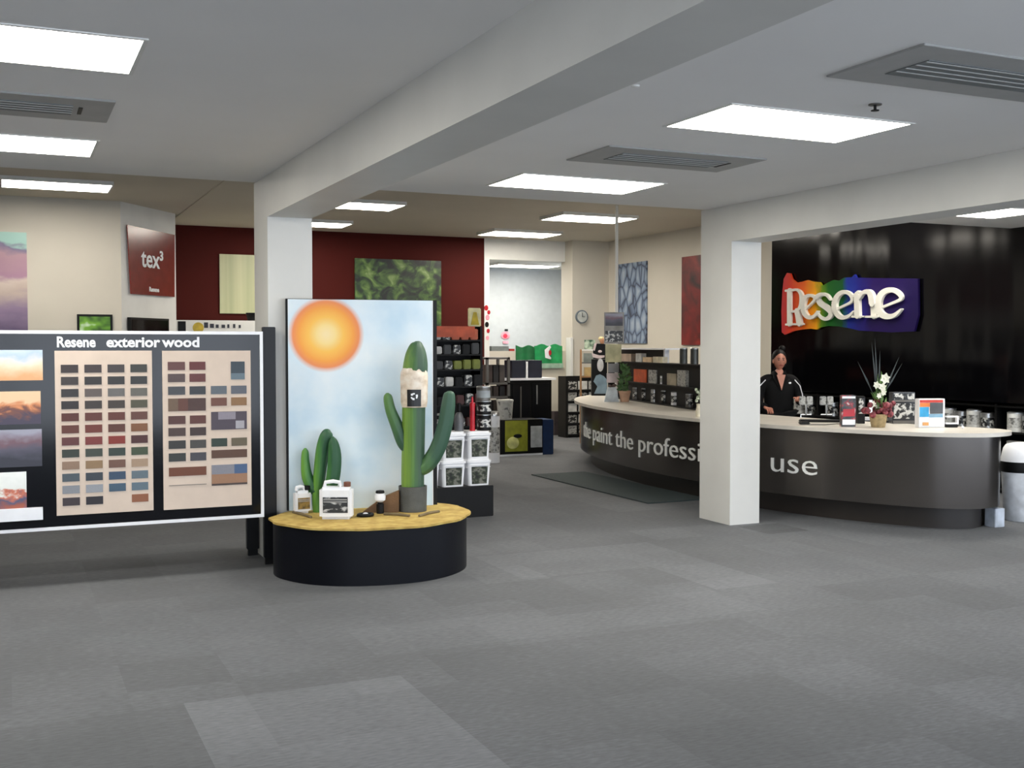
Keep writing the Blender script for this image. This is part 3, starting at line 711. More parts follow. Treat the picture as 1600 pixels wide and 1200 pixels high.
jerrycan(524, 812, 0.235, 0.27, 0.12, -YAW, 'white plastic canister with brown cap standing in front of the small cactus', m_cap, pic('can_label', [(0.3, (24, 26, 28)), (0.55, (40, 42, 44)), (0.62, (190, 190, 190))], (10, 10, 30)))
jerrycan(475, 803, 0.12, 0.20, 0.09, -YAW + 0.5, 'small white bottle with black cap half hidden behind the small cactus', m_black, pic('bottle_label', [(0.3, (40, 40, 30)), (0.6, (150, 120, 60)), (0.8, (30, 30, 30))], (30, 30, 30)))
# little camping lantern, dark ring, rock, rakes of driftwood
p = PZ(594, 802, DT); t = thing('lantern', 'small black torch with a white lens standing on the sandy top', 'torch', p, -YAW)
MB().lathe([(0.028, 0), (0.028, 0.07), (0.02, 0.075), (0.02, 0.085)], n=16).done('body', m_black, t)
MB().lathe([(0.02, 0.085), (0.04, 0.1), (0.042, 0.13), (0.03, 0.15)], n=16).done('lens', m_plastic, t)
MB().lathe([(0.03, 0.15), (0.034, 0.155), (0.03, 0.17), (0.0, 0.175)], n=16).done('cap', m_black, t)
p = PZ(571, 807, DT); mb = MB()
mb.tube([(p.x + 0.055 * math.cos(a_ / 12 * 2 * pi), p.y + 0.04 * math.sin(a_ / 12 * 2 * pi), DT + 0.013) for a_ in range(13)], 0.012, 8)
tag(mb.done('cable_tie_ring', m_black), 'small black ring lying on the sandy top beside the white canister', 'ring')
p = PZ(571, 806, DT); tag(MB().ball((p.x, p.y, DT + 0.013), 0.022, 0.018, 0.012).done('pebble', m_plastic), 'small white pebble inside the black ring on the sandy top', 'pebble')
rp_ = [PF(x, y, (PZ(605, 790, DT) - _O).dot(_h) - 0.36) for x, y in ((566, 797), (598, 777), (618, 769), (623, 767), (623, 797))]
mb = MB(); d_ = _h * 0.08
vs = [tuple(q) for q in rp_] + [tuple(q + d_) for q in rp_]
for i in (0, 4, 5, 9): vs[i] = (vs[i][0], vs[i][1], DT)
mb.raw(vs, [[0, 1, 2, 3, 4], [9, 8, 7, 6, 5]] + [[i, (i + 1) % 5, 5 + (i + 1) % 5, 5 + i] for i in range(5)])
tag(mb.done('brown_rock', M('cardboard_rock', (112, 84, 58), 0.85, bump=0.3)), 'brown sloping rock behind the tall cactus pot', 'rock')
def stick(a, b, label):
    A, B = PZ(*a, DT + 0.008), PZ(*b, DT + 0.008); tag(MB().tube([A, (A + B) / 2 + Vector((0, 0.01, 0.004)), B], 0.01, 8).done('driftwood_stick', M('driftwood', (110, 96, 70), 0.9)), label, 'stick')
stick((458, 800), (486, 808), 'thin brown stick on the sandy top behind the white canister')
stick((600, 803), (640, 806), 'thin brown stick on the sandy top left of the grey pot')
stick((655, 806), (686, 799), 'thin brown stick on the sandy top right of the grey pot')

# ------------------------------------------------------------------ paint pails on a black stand
px1_ = PZ(771, 806, 0); ST = 0.30
tag(MB().box(3.42, px1_.x, 9.80, 10.15, 0, ST, bev=0.005).done('pail_stand', m_black), 'low black box stand under the white paint pails', 'stand')
p_pail = pic('pail_label', [(0.35, (22, 24, 22)), (0.5, (52, 60, 44)), (0.62, (120, 120, 110)), (0.75, (30, 34, 30))], (22, 22, 26))
def pail(x, y, z, label, face=True, sc=1.0):
    t = thing('paint_pail', label, 'pail', (x, y, z), 0)
    w, h = 0.125 * sc, 0.262 * sc
    def sq(r, z, k=0.03):
        o = []
        for cx, cy, a0 in ((r - k, r - k, 0), (-(r - k), r - k, 90), (-(r - k), -(r - k), 180), (r - k, -(r - k), 270)):
            for q in range(4): a_ = math.radians(a0 + q * 30); o.append((cx + k * math.cos(a_), cy + k * math.sin(a_), z))
        return o
    def stack(lv):
        vs = []; [vs.extend(sq(r, z)) for r, z in lv]; m = 16
        return vs, [[i * m + k, i * m + (k + 1) % m, (i + 1) * m + (k + 1) % m, (i + 1) * m + k] for i in range(len(lv) - 1) for k in range(m)] + [list(range(m))[::-1], [(len(lv) - 1) * m + k for k in range(m)]]
    MB().raw(*stack([(w * .86, 0), (w * .96, h * .84)])).done('body', m_plastic, t)
    MB().raw(*stack([(w * .97, h * .841), (w * 1.02, h * .85), (w * 1.02, h * .93), (w * .97, h * .94), (w * .9, h * .94), (w * .9, h)])).done('lid', m_plastic, t)
    MB().raw([(-w*.62, -w*.885, h*.06), (w*.62, -w*.885, h*.06), (w*.68, -w*.965, h*.7), (-w*.68, -w*.965, h*.7), (-w*.62, -w*.872, h*.06), (w*.62, -w*.872, h*.06), (w*.68, -w*.955, h*.7), (-w*.68, -w*.955, h*.7)],
             [(0, 1, 2, 3), (4, 5, 6, 7), (0, 1, 5, 4), (1, 2, 6, 5), (2, 3, 7, 6), (3, 0, 4, 7)]).done('label', p_pail, t)
    MB().tube([(-w * .98, 0, h * .82), (-w * .99, -w * .7, h * .66), (-w * .6, -w * 1.03, h * .76), (w * .6, -w * 1.03, h * .76), (w * .99, -w * .7, h * .66), (w * .98, 0, h * .82)], 0.004, 6).done('handle', m_plastic, t)
    return t
pl = pail(px1_.x - 0.135, 9.945, ST, 'lower white paint pail at the aisle end of the black stand')
xs3 = [px1_.x - 0.135 - 0.265 * i for i in range(3)]
dup(pl, (xs3[0], 9.945, ST + 0.263), label='upper white paint pail at the aisle end of the stand, dark cans on its lid')
dup(pl, (xs3[1], 9.945, ST), label='lower white paint pail in the middle column, seen below the cactus arm')
dup(pl, (xs3[1], 9.945, ST + 0.263), label='upper white paint pail in the middle column, crossed by the cactus arm')
dup(pl, (xs3[2], 9.945, ST), label='lower white paint pail mostly hidden behind the sky panel')
dup(pl, (xs3[2], 9.945, ST + 0.263), label='upper white paint pail mostly hidden behind the sky panel')
PT = ST + 0.526
def can(x, y, z, r, h, m_b, m_l, label, name='paint_can', cat='can', group=None, band=True):
    t = thing(name, label, cat, (x, y, z), 0, group)
    MB().lathe([(r, 0), (r, h * .92)], n=20).done('body', m_b, t)
    MB().lathe([(r * 1.03, h * .92), (r * 1.03, h * .96), (r * .85, h)], n=20).done('lid', m_steel, t)
    if band: MB().lathe([(r * 1.008, h * .2), (r * 1.008, h * .7)], n=20).done('label', m_l, t)
    return t
p_dark = pic('dark_can_label', [(0.4, (12, 12, 14)), (0.5, (44, 46, 48)), (0.56, (190, 190, 186)), (0.64, (200, 200, 196)), (0.7, (20, 20, 22))], (20, 20, 22), detail=2)
p_pale = pic('pale_can_label', [(0.3, (120, 120, 118)), (0.5, (190, 190, 186)), (0.65, (60, 60, 60)), (0.8, (210, 210, 205))], (20, 20, 24))
def on(px, y): return PY(px, 600, y).x
a = on(756, 9.93)
can(a, 9.93, PT, 0.07, 0.16, m_black, p_dark, 'black can with white print standing on the aisle end pail lid')
can(a, 9.93, PT + 0.16, 0.072, 0.13, m_black, p_dark, 'black can stacked on top of another can above the pails')
can(a - 0.005, 9.93, PT + 0.29, 0.068, 0.14, m_grey, M('pale_grey_label', (140, 146, 150), 0.5), 'pale grey can at the top of the stack of cans above the pails')
tt = thing('sealant_tube', 'slim red sealant tube standing upright on the pails', 'tube', (on(738, 9.90), 9.90, PT))
m_redp = M('red_plastic', (176, 24, 38), 0.35)
MB().lathe([(0.026, 0), (0.026, 0.27), (0.012, 0.275), (0.012, 0.29)], n=16).done('body', m_redp, tt)
MB().lathe([(0.013, 0.29), (0.007, 0.33)], n=12).done('nozzle', m_redp, tt)
tt = thing('spray_bottle', 'grey bottle with dark neck standing on the middle pail', 'bottle', (on(717, 9.95), 9.95, PT))
MB().lathe([(0.045, 0), (0.048, 0.12), (0.03, 0.17), (0.018, 0.18)], n=16).done('body', M('grey_bottle', (86, 88, 92), 0.4), tt)
MB().lathe([(0.018, 0.18), (0.022, 0.2), (0.022, 0.26), (0.014, 0.27)], n=16).done('cap', m_black, tt)
can(on(687, 9.95), 9.95, PT, 0.06, 0.17, m_black, p_dark, 'black can on the pail beside the sky panel edge')

# ------------------------------------------------------------------ rear aisle: accessory rack and its packs
gx0, gx1, gy = 4.42, 5.22, 12.05
rk = thing('accessory_rack', 'tall black rack of brushes and packets under an orange header', 'rack', (gx0, gy, 0))
GW = gx1 - gx0
MB().box(0, 0.03, 0, 0.6, 0, 1.88).done('side_panel', m_black, rk); MB().box(GW - 0.03, GW, 0.25, 0.6, 0, 1.88).done('side_panel', m_black, rk)
MB().box(0.03, GW - 0.03, 0.55, 0.6, 0, 1.88).done('back_panel', m_black, rk)
lev = [0.45, 0.70, 0.95, 1.17, 1.37, 1.55, 1.72]
for i, z in enumerate(lev):
    dpt = 0.02 + i * 0.035
    MB().box(0.03, GW - 0.03, dpt, 0.55, z - 0.02, z, bev=0.003).done('shelf', m_black, rk)
MB().box(0.04, GW * .86, 0.22, 0.245, 1.75, 1.88).done('header', M('orange_header', (196, 84, 48), 0.5), rk)
pk = [M('pack_black', (11, 11, 13), .5, spec=.25), p_dark, M('pack_white', (205, 205, 202), .5), M('pack_orange', (196, 96, 60), .5), M('pack_olive', (120, 128, 44), .5), M('pack_grey', (52, 54, 56), .5), M('pack_maroon', (70, 26, 24), .5), M('pack_yellow', (200, 160, 40), .5)]
rowc = [(0, 6, 7, 6, 0, 1), (1, 6, 0, 1, 6, 0), (6, 0, 2, 6, 1, 6), (0, 1, 2, 0, 1, 0), (0, 5, 1, 4, 4, 4), (0, 2, 5, 1, 0, 5), (2, 2, 1, 3, 3, 3)]
names = {0: 'black', 1: 'black and white', 2: 'white', 3: 'orange', 4: 'olive green', 5: 'grey', 6: 'maroon', 7: 'yellow'}
levn = ['lowest', 'second lowest', 'third', 'fourth', 'fifth', 'sixth', 'top']
cl_mb = {}
for i, z in enumerate(lev):
    for j, c in enumerate(rowc[i]):
        w = 0.112; x = gx0 + 0.045 + j * 0.119; dpt = 0.03 + i * 0.035; h = R.uniform(0.09, 0.135)
        o = MB().box(0, w - 0.012, 0, 0.10, 0, h, bev=0.01).done('hardware_packet', pk[c], None, (x, gy + dpt, z))
        tag(o, f"{names[c]} packet on the {levn[i]} shelf of accessory rack, {['sky panel end','next inward','left of centre','right of centre','last but one','aisle end'][j]}", 'packet', 'packets on the tall accessory rack')
t = thing('yellow_picture_pack', 'yellow and white picture pack standing on top of the accessory rack', 'pack')
a, b2 = PY(732, 481, 12.4), PY(752, 507, 12.4)
MB().box(a.x, b2.x, 12.4, 12.43, 1.88, a.z, bev=0.01).done('pack_body', M('cream_pack', (232, 222, 170), .5), t)
MB().prism([(a.x + 0.03, 1.90), (b2.x - 0.03, 1.90), ((a.x + b2.x) / 2 + 0.02, a.z - 0.05), ((a.x + b2.x) / 2 - 0.02, a.z - 0.05)], 12.393, 12.399, axis='y').done('picture', M('yellow_print', (206, 180, 30), .5), t)
MB().box(4.42 + 0.0, 5.2, 12.35, 12.6, 1.875, 1.88).done('top_board', m_black, rk, (-gx0, -gy, 0))

# grey wire shelving behind
sx0, sx1, sy = on(760, 15.55), on(797, 15.55), 15.55
gs = thing('grey_shelving', 'grey metal shelving of dark boxes beside the accessory rack', 'shelving', (sx0, sy, 0))
SWd = sx1 - sx0
mb = MB()
for x in (0, SWd - 0.04):
    for y in (0, 0.4): mb.box(x, x + 0.04, y, y + 0.04, 0, 1.47)
mb.done('frame', m_grey, gs)
for z in (0.35, 0.62, 0.84, 1.05, 1.44): MB().box(0, SWd, 0, 0.44, z, z + 0.03).done('shelf', m_grey, gs)
cc = [M('box_brown', (70, 58, 54), .6), M('box_dark', (44, 42, 44), .6), M('box_taupe', (92, 84, 80), .6)]
for i, z in enumerate((0.38, 0.65, 0.87, 1.08)):
    for j in range(3):
        tag(MB().box(0, (SWd - .092) * .28, 0, 0.25, 0, 0.15 if i < 3 else 0.27).done('stock_box', cc[(i + j) % 3], None, (sx0 + 0.046 + (SWd - .092) * (0.01 + 0.34 * j), sy + 0.08, z + .002)),
            f"{['brown', 'dark', 'taupe'][(i + j) % 3]} stock box on the {['lowest', 'second', 'third', 'top'][i]} shelf of the grey shelving, {['nearest the accessory rack', 'in the middle', 'nearest the aisle'][j]}", 'box', 'stock boxes in the grey shelving')
# black cabinet, white board, blue boxes
cx0, cx1, cy = PY(796, 600, 15.85).x, PY(862, 600, 15.85).x, 15.85
cabz = PY(830, 594, cy).z
kb = thing('black_cabinet', 'tall black display cabinet with pale strips under a white board', 'cabinet', (cx0, cy, 0))
CW = cx1 - cx0
MB().box(0, CW, 0, 0.5, 0, cabz, bev=0.006).done('body', m_black, kb)
MB().box(CW * .06, CW * .47, -0.014, -0.001, 0.45, cabz - 0.05).done('door', m_satin, kb)
MB().box(CW * .53, CW * .94, -0.014, -0.001, 0.45, cabz - 0.05).done('door', m_satin, kb)
mb = MB(); mb.box(CW * .24, CW * .27, -0.022, -0.015, 0.48, cabz - 0.1); mb.done('strip', m_grey, kb)
mb = MB(); mb.box(CW * .62, CW * .65, -0.022, -0.015, 0.72, cabz - 0.08); mb.done('strip', m_steel, kb)
x0_ = PY(782, 590, cy).x
tag(MB().box(x0_, cx1 + 0.05, cy - 0.06, cy + 0.5, cabz + 0.001, cabz + 0.035).done('white_board', m_plastic), 'white board laid over the tall black display cabinet', 'board')
zb_ = cabz + 0.036; zt_ = PY(825, 563, cy).z
for i, (p0, p1, lb) in enumerate(((800, 821, 'nearer the accessory rack'), (826, 847, 'nearer the service opening'))):
    tag(MB().box(PY(p0, 580, cy).x, PY(p1, 580, cy).x, cy, cy + 0.3, zb_, zt_, bev=0.005).done('navy_box', M('navy_card', (22, 26, 42), 0.5)), f'dark navy box on the white board, the one {lb}', 'box', 'navy boxes on the white board')
tag(MB().box(PY(822, 580, cy).x, PY(825, 580, cy).x, cy, cy + 0.3, zb_, zt_ - 0.02).done('white_file', m_plastic), 'thin white folder between the two navy boxes', 'folder')
# low bin unit in front
ly = 15.0; lx0, lx1 = PY(774, 680, ly).x, PY(848, 680, ly).x; lz = PY(810, 656, ly).z
lo = thing('low_display_box', 'low black display box with a yellow green poster and a pale label', 'display box', (lx0, ly, 0)); LW = lx1 - lx0
MB().box(0, LW, 0, 0.45, 0.03, lz, bev=0.004).done('body', m_black, lo)
MB().box(0.08, LW, 0.0, 0.02, 0, 0.03).done('kick_strip', m_plastic, lo)
po = MB().box(LW * .2, LW * .67, -0.012, -0.001, 0.07, lz - 0.01).done('poster', M('olive_yellow', (136, 140, 34), .5), lo)
MB().ball((LW * .36, -0.013, 0.2), 0.10, 0.006, 0.09).done('picture', M('pale_yellow_print', (206, 206, 130), .5), po)
MB().ball((LW * .46, -0.013, 0.30), 0.07, 0.005, 0.03).done('picture', m_black, po)
MB().box(LW * .74, LW * .98, -0.012, -0.001, 0.12, lz - 0.1).done('label', M('pale_label', (176, 180, 180), .5), lo)
bx_ = PY(866, 680, ly).x
tag(MB().box(lx1 + 0.01, bx_, ly + 0.02, ly + 0.4, 0, lz - 0.01, bev=0.01).done('blue_tub', M('navy_blue', (22, 48, 86), .5)), 'dark blue tub beside the low black display box', 'tub')
pc = PY(789, 656, ly + 0.2); pr_ = 0.125
t = thing('grey_bucket', 'grey printed bucket standing on the low black display box', 'bucket', (pc.x, ly + 0.2, lz))
MB().lathe([(pr_ * .85, 0), (pr_, 0.27)], n=24).done('body', pic('grey_bucket_print', [(0.3, (150, 150, 146)), (0.55, (172, 172, 168)), (0.66, (90, 90, 90))], (12, 12, 12)), t)
MB().lathe([(pr_ * 1.04, 0.27), (pr_ * 1.04, 0.295), (pr_ * .9, 0.3)], n=24).done('lid', M('grey_lid', (176, 176, 172), .5), t)
can(PY(771, 652, 14.3).x, 14.3, 0, 0.09, 0.72, m_plastic, p_pale, 'slim white drum standing beside the low black display box', 'white_drum', 'drum')

# ------------------------------------------------------------------ service opening: banners, bin, decals
HW = 1.55
def wallbox(px0, py0, px1, py1, y0, th, name, mat, label, cat, z0=None):
    a, b2 = PY(px0, py0, y0), PY(px1, py1, y0)
    return tag(MB().box(a.x, b2.x, y0, y0 + th, b2.z if z0 is None else z0, a.z).done(name, mat), label, cat)
m_gr1, m_gr2 = M('dark_green_cloth', (22, 104, 58), .6), M('bright_green_cloth', (28, 148, 84), .6)
def banner(px0, px1, py0, py1, m, name, label, logo=False):
    y = YB - 0.012; a, b2 = PY(px0, py0, y), PY(px1, py1, y); t = thing(name, label, 'banner')
    n = 12; P_ = [(a.x + (b2.x - a.x) * i / n, y + 0.006 * math.sin(i * 1.1)) for i in range(n + 1)]
    vs = []; 
    for x, yy in P_:
        s_ = 0.02 * math.sin(x * 23)
        vs += [(x, yy - 0.02, b2.z), (x, yy - 0.02, a.z + s_), (x, y + .011, a.z + s_), (x, y + .011, b2.z)]
    fs = [[i * 4 + e, i * 4 + (e + 1) % 4, i * 4 + 4 + (e + 1) % 4, i * 4 + 4 + e] for i in range(n) for e in range(4)] + [[0, 1, 2, 3], [n * 4 + k for k in range(4)]]
    MB().raw(vs, fs, smooth=False).done('cloth', m, t)
    if logo:
        q = PY(858, 552, y - 0.05)
        MB().tube([(q.x + 0.03, y - 0.047, q.z + .13), (q.x - 0.05, y - 0.047, q.z + .05), (q.x - 0.04, y - 0.047, q.z - .06), (q.x + .04, y - 0.047, q.z - .1)], [0.02, 0.045, 0.045, 0.015], 8, flat=0.1).done('logo', m_plastic, t)
        MB().ball((q.x + .02, y - 0.05, q.z + 0.01), 0.03, 0.003, 0.05).done('logo', m_redp, t)
        MB().box(a.x + 0.05, b2.x, y - 0.047, y - 0.042, b2.z, b2.z + 0.09).done('hem', M('grey_green_hem', (150, 180, 160), .6), t)
banner(806, 834, 541, 563, m_gr1, 'green_banner', 'dark green cloth banner hung on the low wall of the service opening')
banner(835, 878, 539, 575, m_gr2, 'green_banner', 'bright green cloth banner with a white crescent mark by the service opening', True)
wallbox(768, 541, 795, 562, YB + 0.02, 0.1, 'grey_tray', M('tray_grey', (112, 118, 118), .5), 'grey tray on the sill of the service opening', 'tray', HW)
wallbox(796, 545, 804, 562, YB + 0.02, 0.08, 'red_bag', M('red_bag', (150, 34, 30), .6), 'small red bag on the sill of the service opening', 'bag', HW)
t = thing('pink_decal', 'small pink and red decal on the back room wall', 'decal')
q = PY(790, 524, 20.98)
MB().ball((q.x, 20.985, q.z), 0.10, 0.008, 0.08).done('splash', M('pink_print', (236, 150, 165), .5), t)
MB().ball((q.x - .01, 20.972, q.z - .01), 0.05, 0.005, 0.045).done('splash', M('rose_print', (205, 40, 70), .5), t)
MB().box(q.x - 0.02, q.x + 0.05, 20.97, 20.98, q.z + .09, q.z + .13).done('splash', m_black, t)
MB().box(q.x - 0.06, q.x + 0.06, 20.975, 20.985, q.z - .17, q.z - .12).done('splash', M('pink_print', (236, 150, 165), .5), t)
t = thing('character_decal', 'vertical strip of red and black marks on the white wall edge', 'decal')
for i, (px, py, s_, m_) in enumerate(((760, 481, .05, m_redp), (764, 488, .04, m_redp), (762, 496, .05, M('pink_print', (236, 150, 165), .5)), (761, 507, .05, m_black), (763, 517, .04, m_redp), (762, 528, .04, M('pink_print', (236, 150, 165), .5)))):
    q = PY(px, py, YB - 0.01); MB().ball((q.x, YB - 0.004, q.z), s_ * .8, 0.003, s_).done('mark', m_, t)
# box of scraps at foot of low wall
wallbox(866, 643, 876, 668, 18.2, 0.15, 'dark_carton', M('dark_carton', (60, 52, 54), .7), 'small dark carton at the foot of the beige low wall', 'carton', 0)
# clock
ck = thing('wall_clock', 'round pale wall clock with grey rim on the beige wall', 'clock')
q = PY(908, 495, 18.3); cr = 0.125
def disc(mb, r, c, y0, y1, n=28): return mb.prism([(c[0] + r * math.cos(2 * pi * k / n), c[1] + r * math.sin(2 * pi * k / n)) for k in range(n)], y0, y1, axis='y')
disc(MB(), cr, (q.x, q.z), 18.26, 18.3).done('rim', M('clock_rim', (98, 108, 116), .4), ck)
disc(MB(), cr * .82, (q.x, q.z), 18.252, 18.259).done('face', M('clock_face', (186, 190, 186), .4), ck)
MB().box(q.x - .004, q.x + .004, 18.246, 18.251, q.z, q.z + .075).done('hand', m_black, ck)
MB().box(q.x, q.x + .055, 18.246, 18.251, q.z - .004, q.z + .004).done('hand', m_black, ck)

# pictures
def picture(x0, x1, z0, z1, y, m, name, label, plane='y', th=0.03):
    if plane == 'y': o = MB().box(x0, x1, y - th, y - 0.001, z0, z1).done(name, m)
    else: o = MB().box(y - th, y - 0.001, x0, x1, z0, z1).done(name, m)
    return tag(o, label, 'picture')
p_forest = pic('forest_photo', [(0.36, (10, 18, 12)), (0.46, (32, 52, 26)), (0.53, (62, 90, 38)), (0.62, (96, 124, 58)), (0.76, (160, 180, 120))], (4.6, 4.6, 5.0), detail=12, dist=.8)
picture(5.49, 7.08, PY(620, 500, YB).z - 0.1, PY(600, 405, YB).z, YB, p_forest, 'forest_picture', 'large green forest photograph on the maroon wall')
p_curt = pic('curtain_photo', [(0.1, (126, 134, 104)), (0.4, (168, 172, 134)), (0.7, (196, 196, 158)), (0.85, (196, 196, 158))], (5, 1, 0.12), detail=3, dist=.2)
picture(3.2, 4.25, PY(370, 490, YB).z, PY(343, 397, YB).z, YB, p_curt, 'pale_green_picture', 'pale green and beige picture of hanging folds on the maroon wall')
p_purp = pic('purple_hills', [(0.05, (96, 78, 110)), (0.25, (140, 118, 146)), (0.42, (190, 172, 160)), (0.55, (206, 190, 178)), (0.62, (168, 128, 150)), (0.78, (176, 140, 150)), (0.86, (120, 110, 140)), (0.9, (158, 200, 190)), (1, (165, 205, 195))], (2, 2, 5), detail=7, grad='Z', gscale=0.35)
picture(-1.6, 0.26, 1.75, PY(20, 363, 15.9).z, 15.9, p_purp, 'landscape_picture', 'tall purple and pink hill landscape on the beige rear wall')
p_stone = pic('stone_photo', [(0.0, (44, 50, 66)), (0.05, (92, 108, 134)), (0.14, (126, 144, 168)), (0.4, (166, 178, 192))], (1, 6.5, 3.6), 'voronoi')
picture(16.9, 17.96, 1.69, 3.15, XR, p_stone, 'blue_stone_picture', 'tall blue and grey picture of overlapping stones on the side wall', 'x')
p_redart = pic('red_painting', [(0.3, (34, 10, 12)), (0.45, (78, 14, 13)), (0.6, (112, 22, 18)), (0.72, (134, 38, 28)), (0.85, (180, 110, 96))], (2, 2.5, 2.5), detail=7, dist=1.0)
picture(14.6, 15.77, 1.66, 3.13, XR, p_redart, 'red_painting', 'tall dark red painting on the side wall beside the right column', 'x')
# maroon glossy poster on the angled wall
A0, A1 = Vector((1.43, 15.9)), Vector((2.30, 17.05)); ad = (A1 - A0).normalized(); an = Vector((ad.y, -ad.x))
def hit(px, py, d=0.04):
    o = A0 + an * d; r_ = ray(px, py); # line intersection in plan
    den = r_.x * ad.y - r_.y * ad.x; t_ = (o.x * ad.y - o.y * ad.x) / den
    return Vector((r_.x * t_, r_.y * t_, EYE + r_.z * t_))
P4 = [hit(199, 351), hit(273, 367), hit(273, 464), hit(205, 459)]
n3 = Vector((-an.x, -an.y, 0)) * 0.012
pt = thing('maroon_poster', 'glossy maroon poster with white lettering on the angled wall', 'poster')
m_mar = M('maroon_gloss', (116, 36, 30), 0.22, var=0.06)
MB().raw([tuple(v) for v in P4] + [tuple(v + n3) for v in P4], [(0, 1, 2, 3), (7, 6, 5, 4), (0, 1, 5, 4), (1, 2, 6, 5), (2, 3, 7, 6), (3, 0, 4, 7)]).done('sheet', m_mar, pt)
q = hit(221, 416, 0.045); th_ = math.atan2(ad.y, ad.x)
text_obj('lettering', 'tex³', 0.36, m_plastic, pt, (q.x, q.y, q.z), 0.004, 0.006, rz=th_, xs=1.0)
q = hit(233, 455, 0.045); text_obj('lettering', 'Resene', 0.09, m_plastic, pt, (q.x, q.y, q.z), 0.004, 0.003, rz=th_)
# framed green screen and black monitor
t = thing('framed_green_print', 'black framed bright green and white print on the beige rear wall', 'framed print')
a, b2 = PY(120, 491, 15.9), PY(176, 545, 15.9)
MB().box(a.x, b2.x, 15.86, 15.899, b2.z, a.z).done('frame', m_black, t)
MB().box(a.x + .03, b2.x - .03, 15.853, 15.859, b2.z + .03, a.z - .03).done('print', pic('green_print', [(0.35, (20, 30, 16)), (0.47, (80, 130, 30)), (0.58, (120, 175, 50)), (0.7, (235, 245, 235))], (4, 4, 6), detail=2), t)
t = thing('wall_monitor', 'black flat monitor fixed to the angled wall', 'monitor')
A = hit(204, 497, 0.06); B = hit(264, 497, 0.06); dz = Vector((0, 0, 0.42))
A.z = B.z = (A.z + B.z) / 2; P8 = [A, B, B - dz, A - dz]; n3 = Vector((-an.x, -an.y, 0)) * 0.05
MB().raw([tuple(v) for v in P8] + [tuple(v + n3) for v in P8], [(0, 1, 2, 3), (7, 6, 5, 4), (0, 1, 5, 4), (1, 2, 6, 5), (2, 3, 7, 6), (3, 0, 4, 7)]).done('casing', m_satin, t)
n4 = Vector((an.x, an.y, 0)) * 0.003; i1 = (B - A).normalized() * .03; iz = Vector((0, 0, .03))
P9 = [A + i1 - iz + n4, B - i1 - iz + n4, B - dz - i1 + iz + n4, A - dz + i1 + iz + n4]
MB().raw([tuple(v) for v in P9] + [tuple(v + n4 * 0.6) for v in P9], [(0, 1, 2, 3), (7, 6, 5, 4), (0, 1, 5, 4), (1, 2, 6, 5), (2, 3, 7, 6), (3, 0, 4, 7)]).done('screen', m_gloss, t)
# white shelving under maroon wall
t = thing('white_header_shelving', 'tall white shelving with a printed header below the maroon wall', 'shelving', (2.42, 17.95, 0))
mb = MB(); mb.box(0, 1.9, .5, .55, 0, 2.05); mb.box(0, .04, 0, .55, 0, 2.05); mb.box(1.86, 1.9, 0, .55, 0, 2.05); mb.done('frame', m_white, t)
for z in (.3, .8, 1.3, 2.02): MB().box(.04, 1.86, 0, .5, z, z + .03).done('shelf', m_white, t)
hd = MB().box(.0, 1.9, -.02, -.001, 1.8, 2.05).done('header', m_white, t)
mb = MB()
for i in range(7): mb.box(.42 + i * .09, .42 + i * .09 + R.uniform(.03, .07), -.026, -.021, 1.93, 1.93 + R.uniform(.05, .09))
mb.done('print', M('print_navy', (40, 44, 56), .5), hd)
disc(MB(), .085, (.33, 1.93), -.027, -.021).done('badge', M('badge_yellow', (190, 165, 50), .5), hd)
MB().box(.02, .14, -.027, -.021, 1.86, 2.03).done('print', m_black, hd)
t = thing('black_cup', 'small black tub standing on the white header shelving', 'tub', (PY(394, 510, 18.1).x, 18.1, 2.05))
MB().lathe([(0.07, 0), (0.1, 0.13), (0.09, 0.13), (0.06, .01), (0, .01)], n=20).done('body', m_black, t)

# ------------------------------------------------------------------ floor mat, bin, box
tag(MB().box(6.06, 6.83, 9.88, 12.7, 0.0, 0.012, bev=0.004).done('floor_mat', M('dark_green_mat', (48, 60, 62), .9, var=.15, scale=60, bump=.4)), 'dark green grey mat on the carpet along the counter front', 'mat')
q = PZ(1596, 812, 0)
bn = thing('swing_bin', 'white swing top rubbish bin with black liner at the counter end', 'rubbish bin', (q.x, q.y, 0))
MB().lathe([(0.165, 0), (0.175, 0.02), (0.2, 0.46), (0.2, 0.5)], n=32, sy=.85).done('body', M('bin_white', (196, 200, 206), .4), bn)
MB().lathe([(0.202, 0.46), (0.21, 0.49), (0.208, 0.56), (0.19, 0.57)], n=32, sy=.85).done('liner', m_black, bn)
MB().lathe([(0.212, 0.56), (0.205, 0.6), (0.185, 0.68), (0.16, 0.715), (0.08, 0.735), (0, 0.74)], n=32, sy=.85).done('lid', m_plastic, bn)
q = PZ(1561, 824, 0)
tag(MB().box(q.x - .05, q.x + .07, q.y, q.y + .12, 0, .17, bev=.004).done('white_carton', M('pale_carton', (176, 184, 196), .6)), 'small pale carton on the floor between bin and counter', 'carton')

# ------------------------------------------------------------------ wall shelf unit under the black panel
bs = thing('wall_shelf_unit', 'long low black shelf unit of tins under the glossy black wall', 'shelf unit')
for y in (6.0, 7.5, 9.0, 10.5, 12.0, 12.9): MB().box(10.06, 10.5, y, y + 0.03, 0, 1.0).done('upright', m_black, bs)
for z in (0.05, 0.38, 0.70, 0.985): MB().box(10.04, 10.5, 6.0, 12.93, z - .02, z).done('shelf', m_black, bs)
mtin = [m_steel, m_black, M('tin_white', (206, 206, 202), .4)]
proto = can(10.22, 12.5, 0.38, 0.075, 0.19, mtin[0], p_dark, 'small steel tin with dark label on the low wall shelves', 'small_tin', 'tin', 'tins on the low wall shelves')
proto2 = can(10.22, 12.3, 0.38, 0.085, 0.22, mtin[2], p_pale, 'small white tin with pale label on the low wall shelves', 'small_tin', 'tin', 'white tins on the low wall shelves')
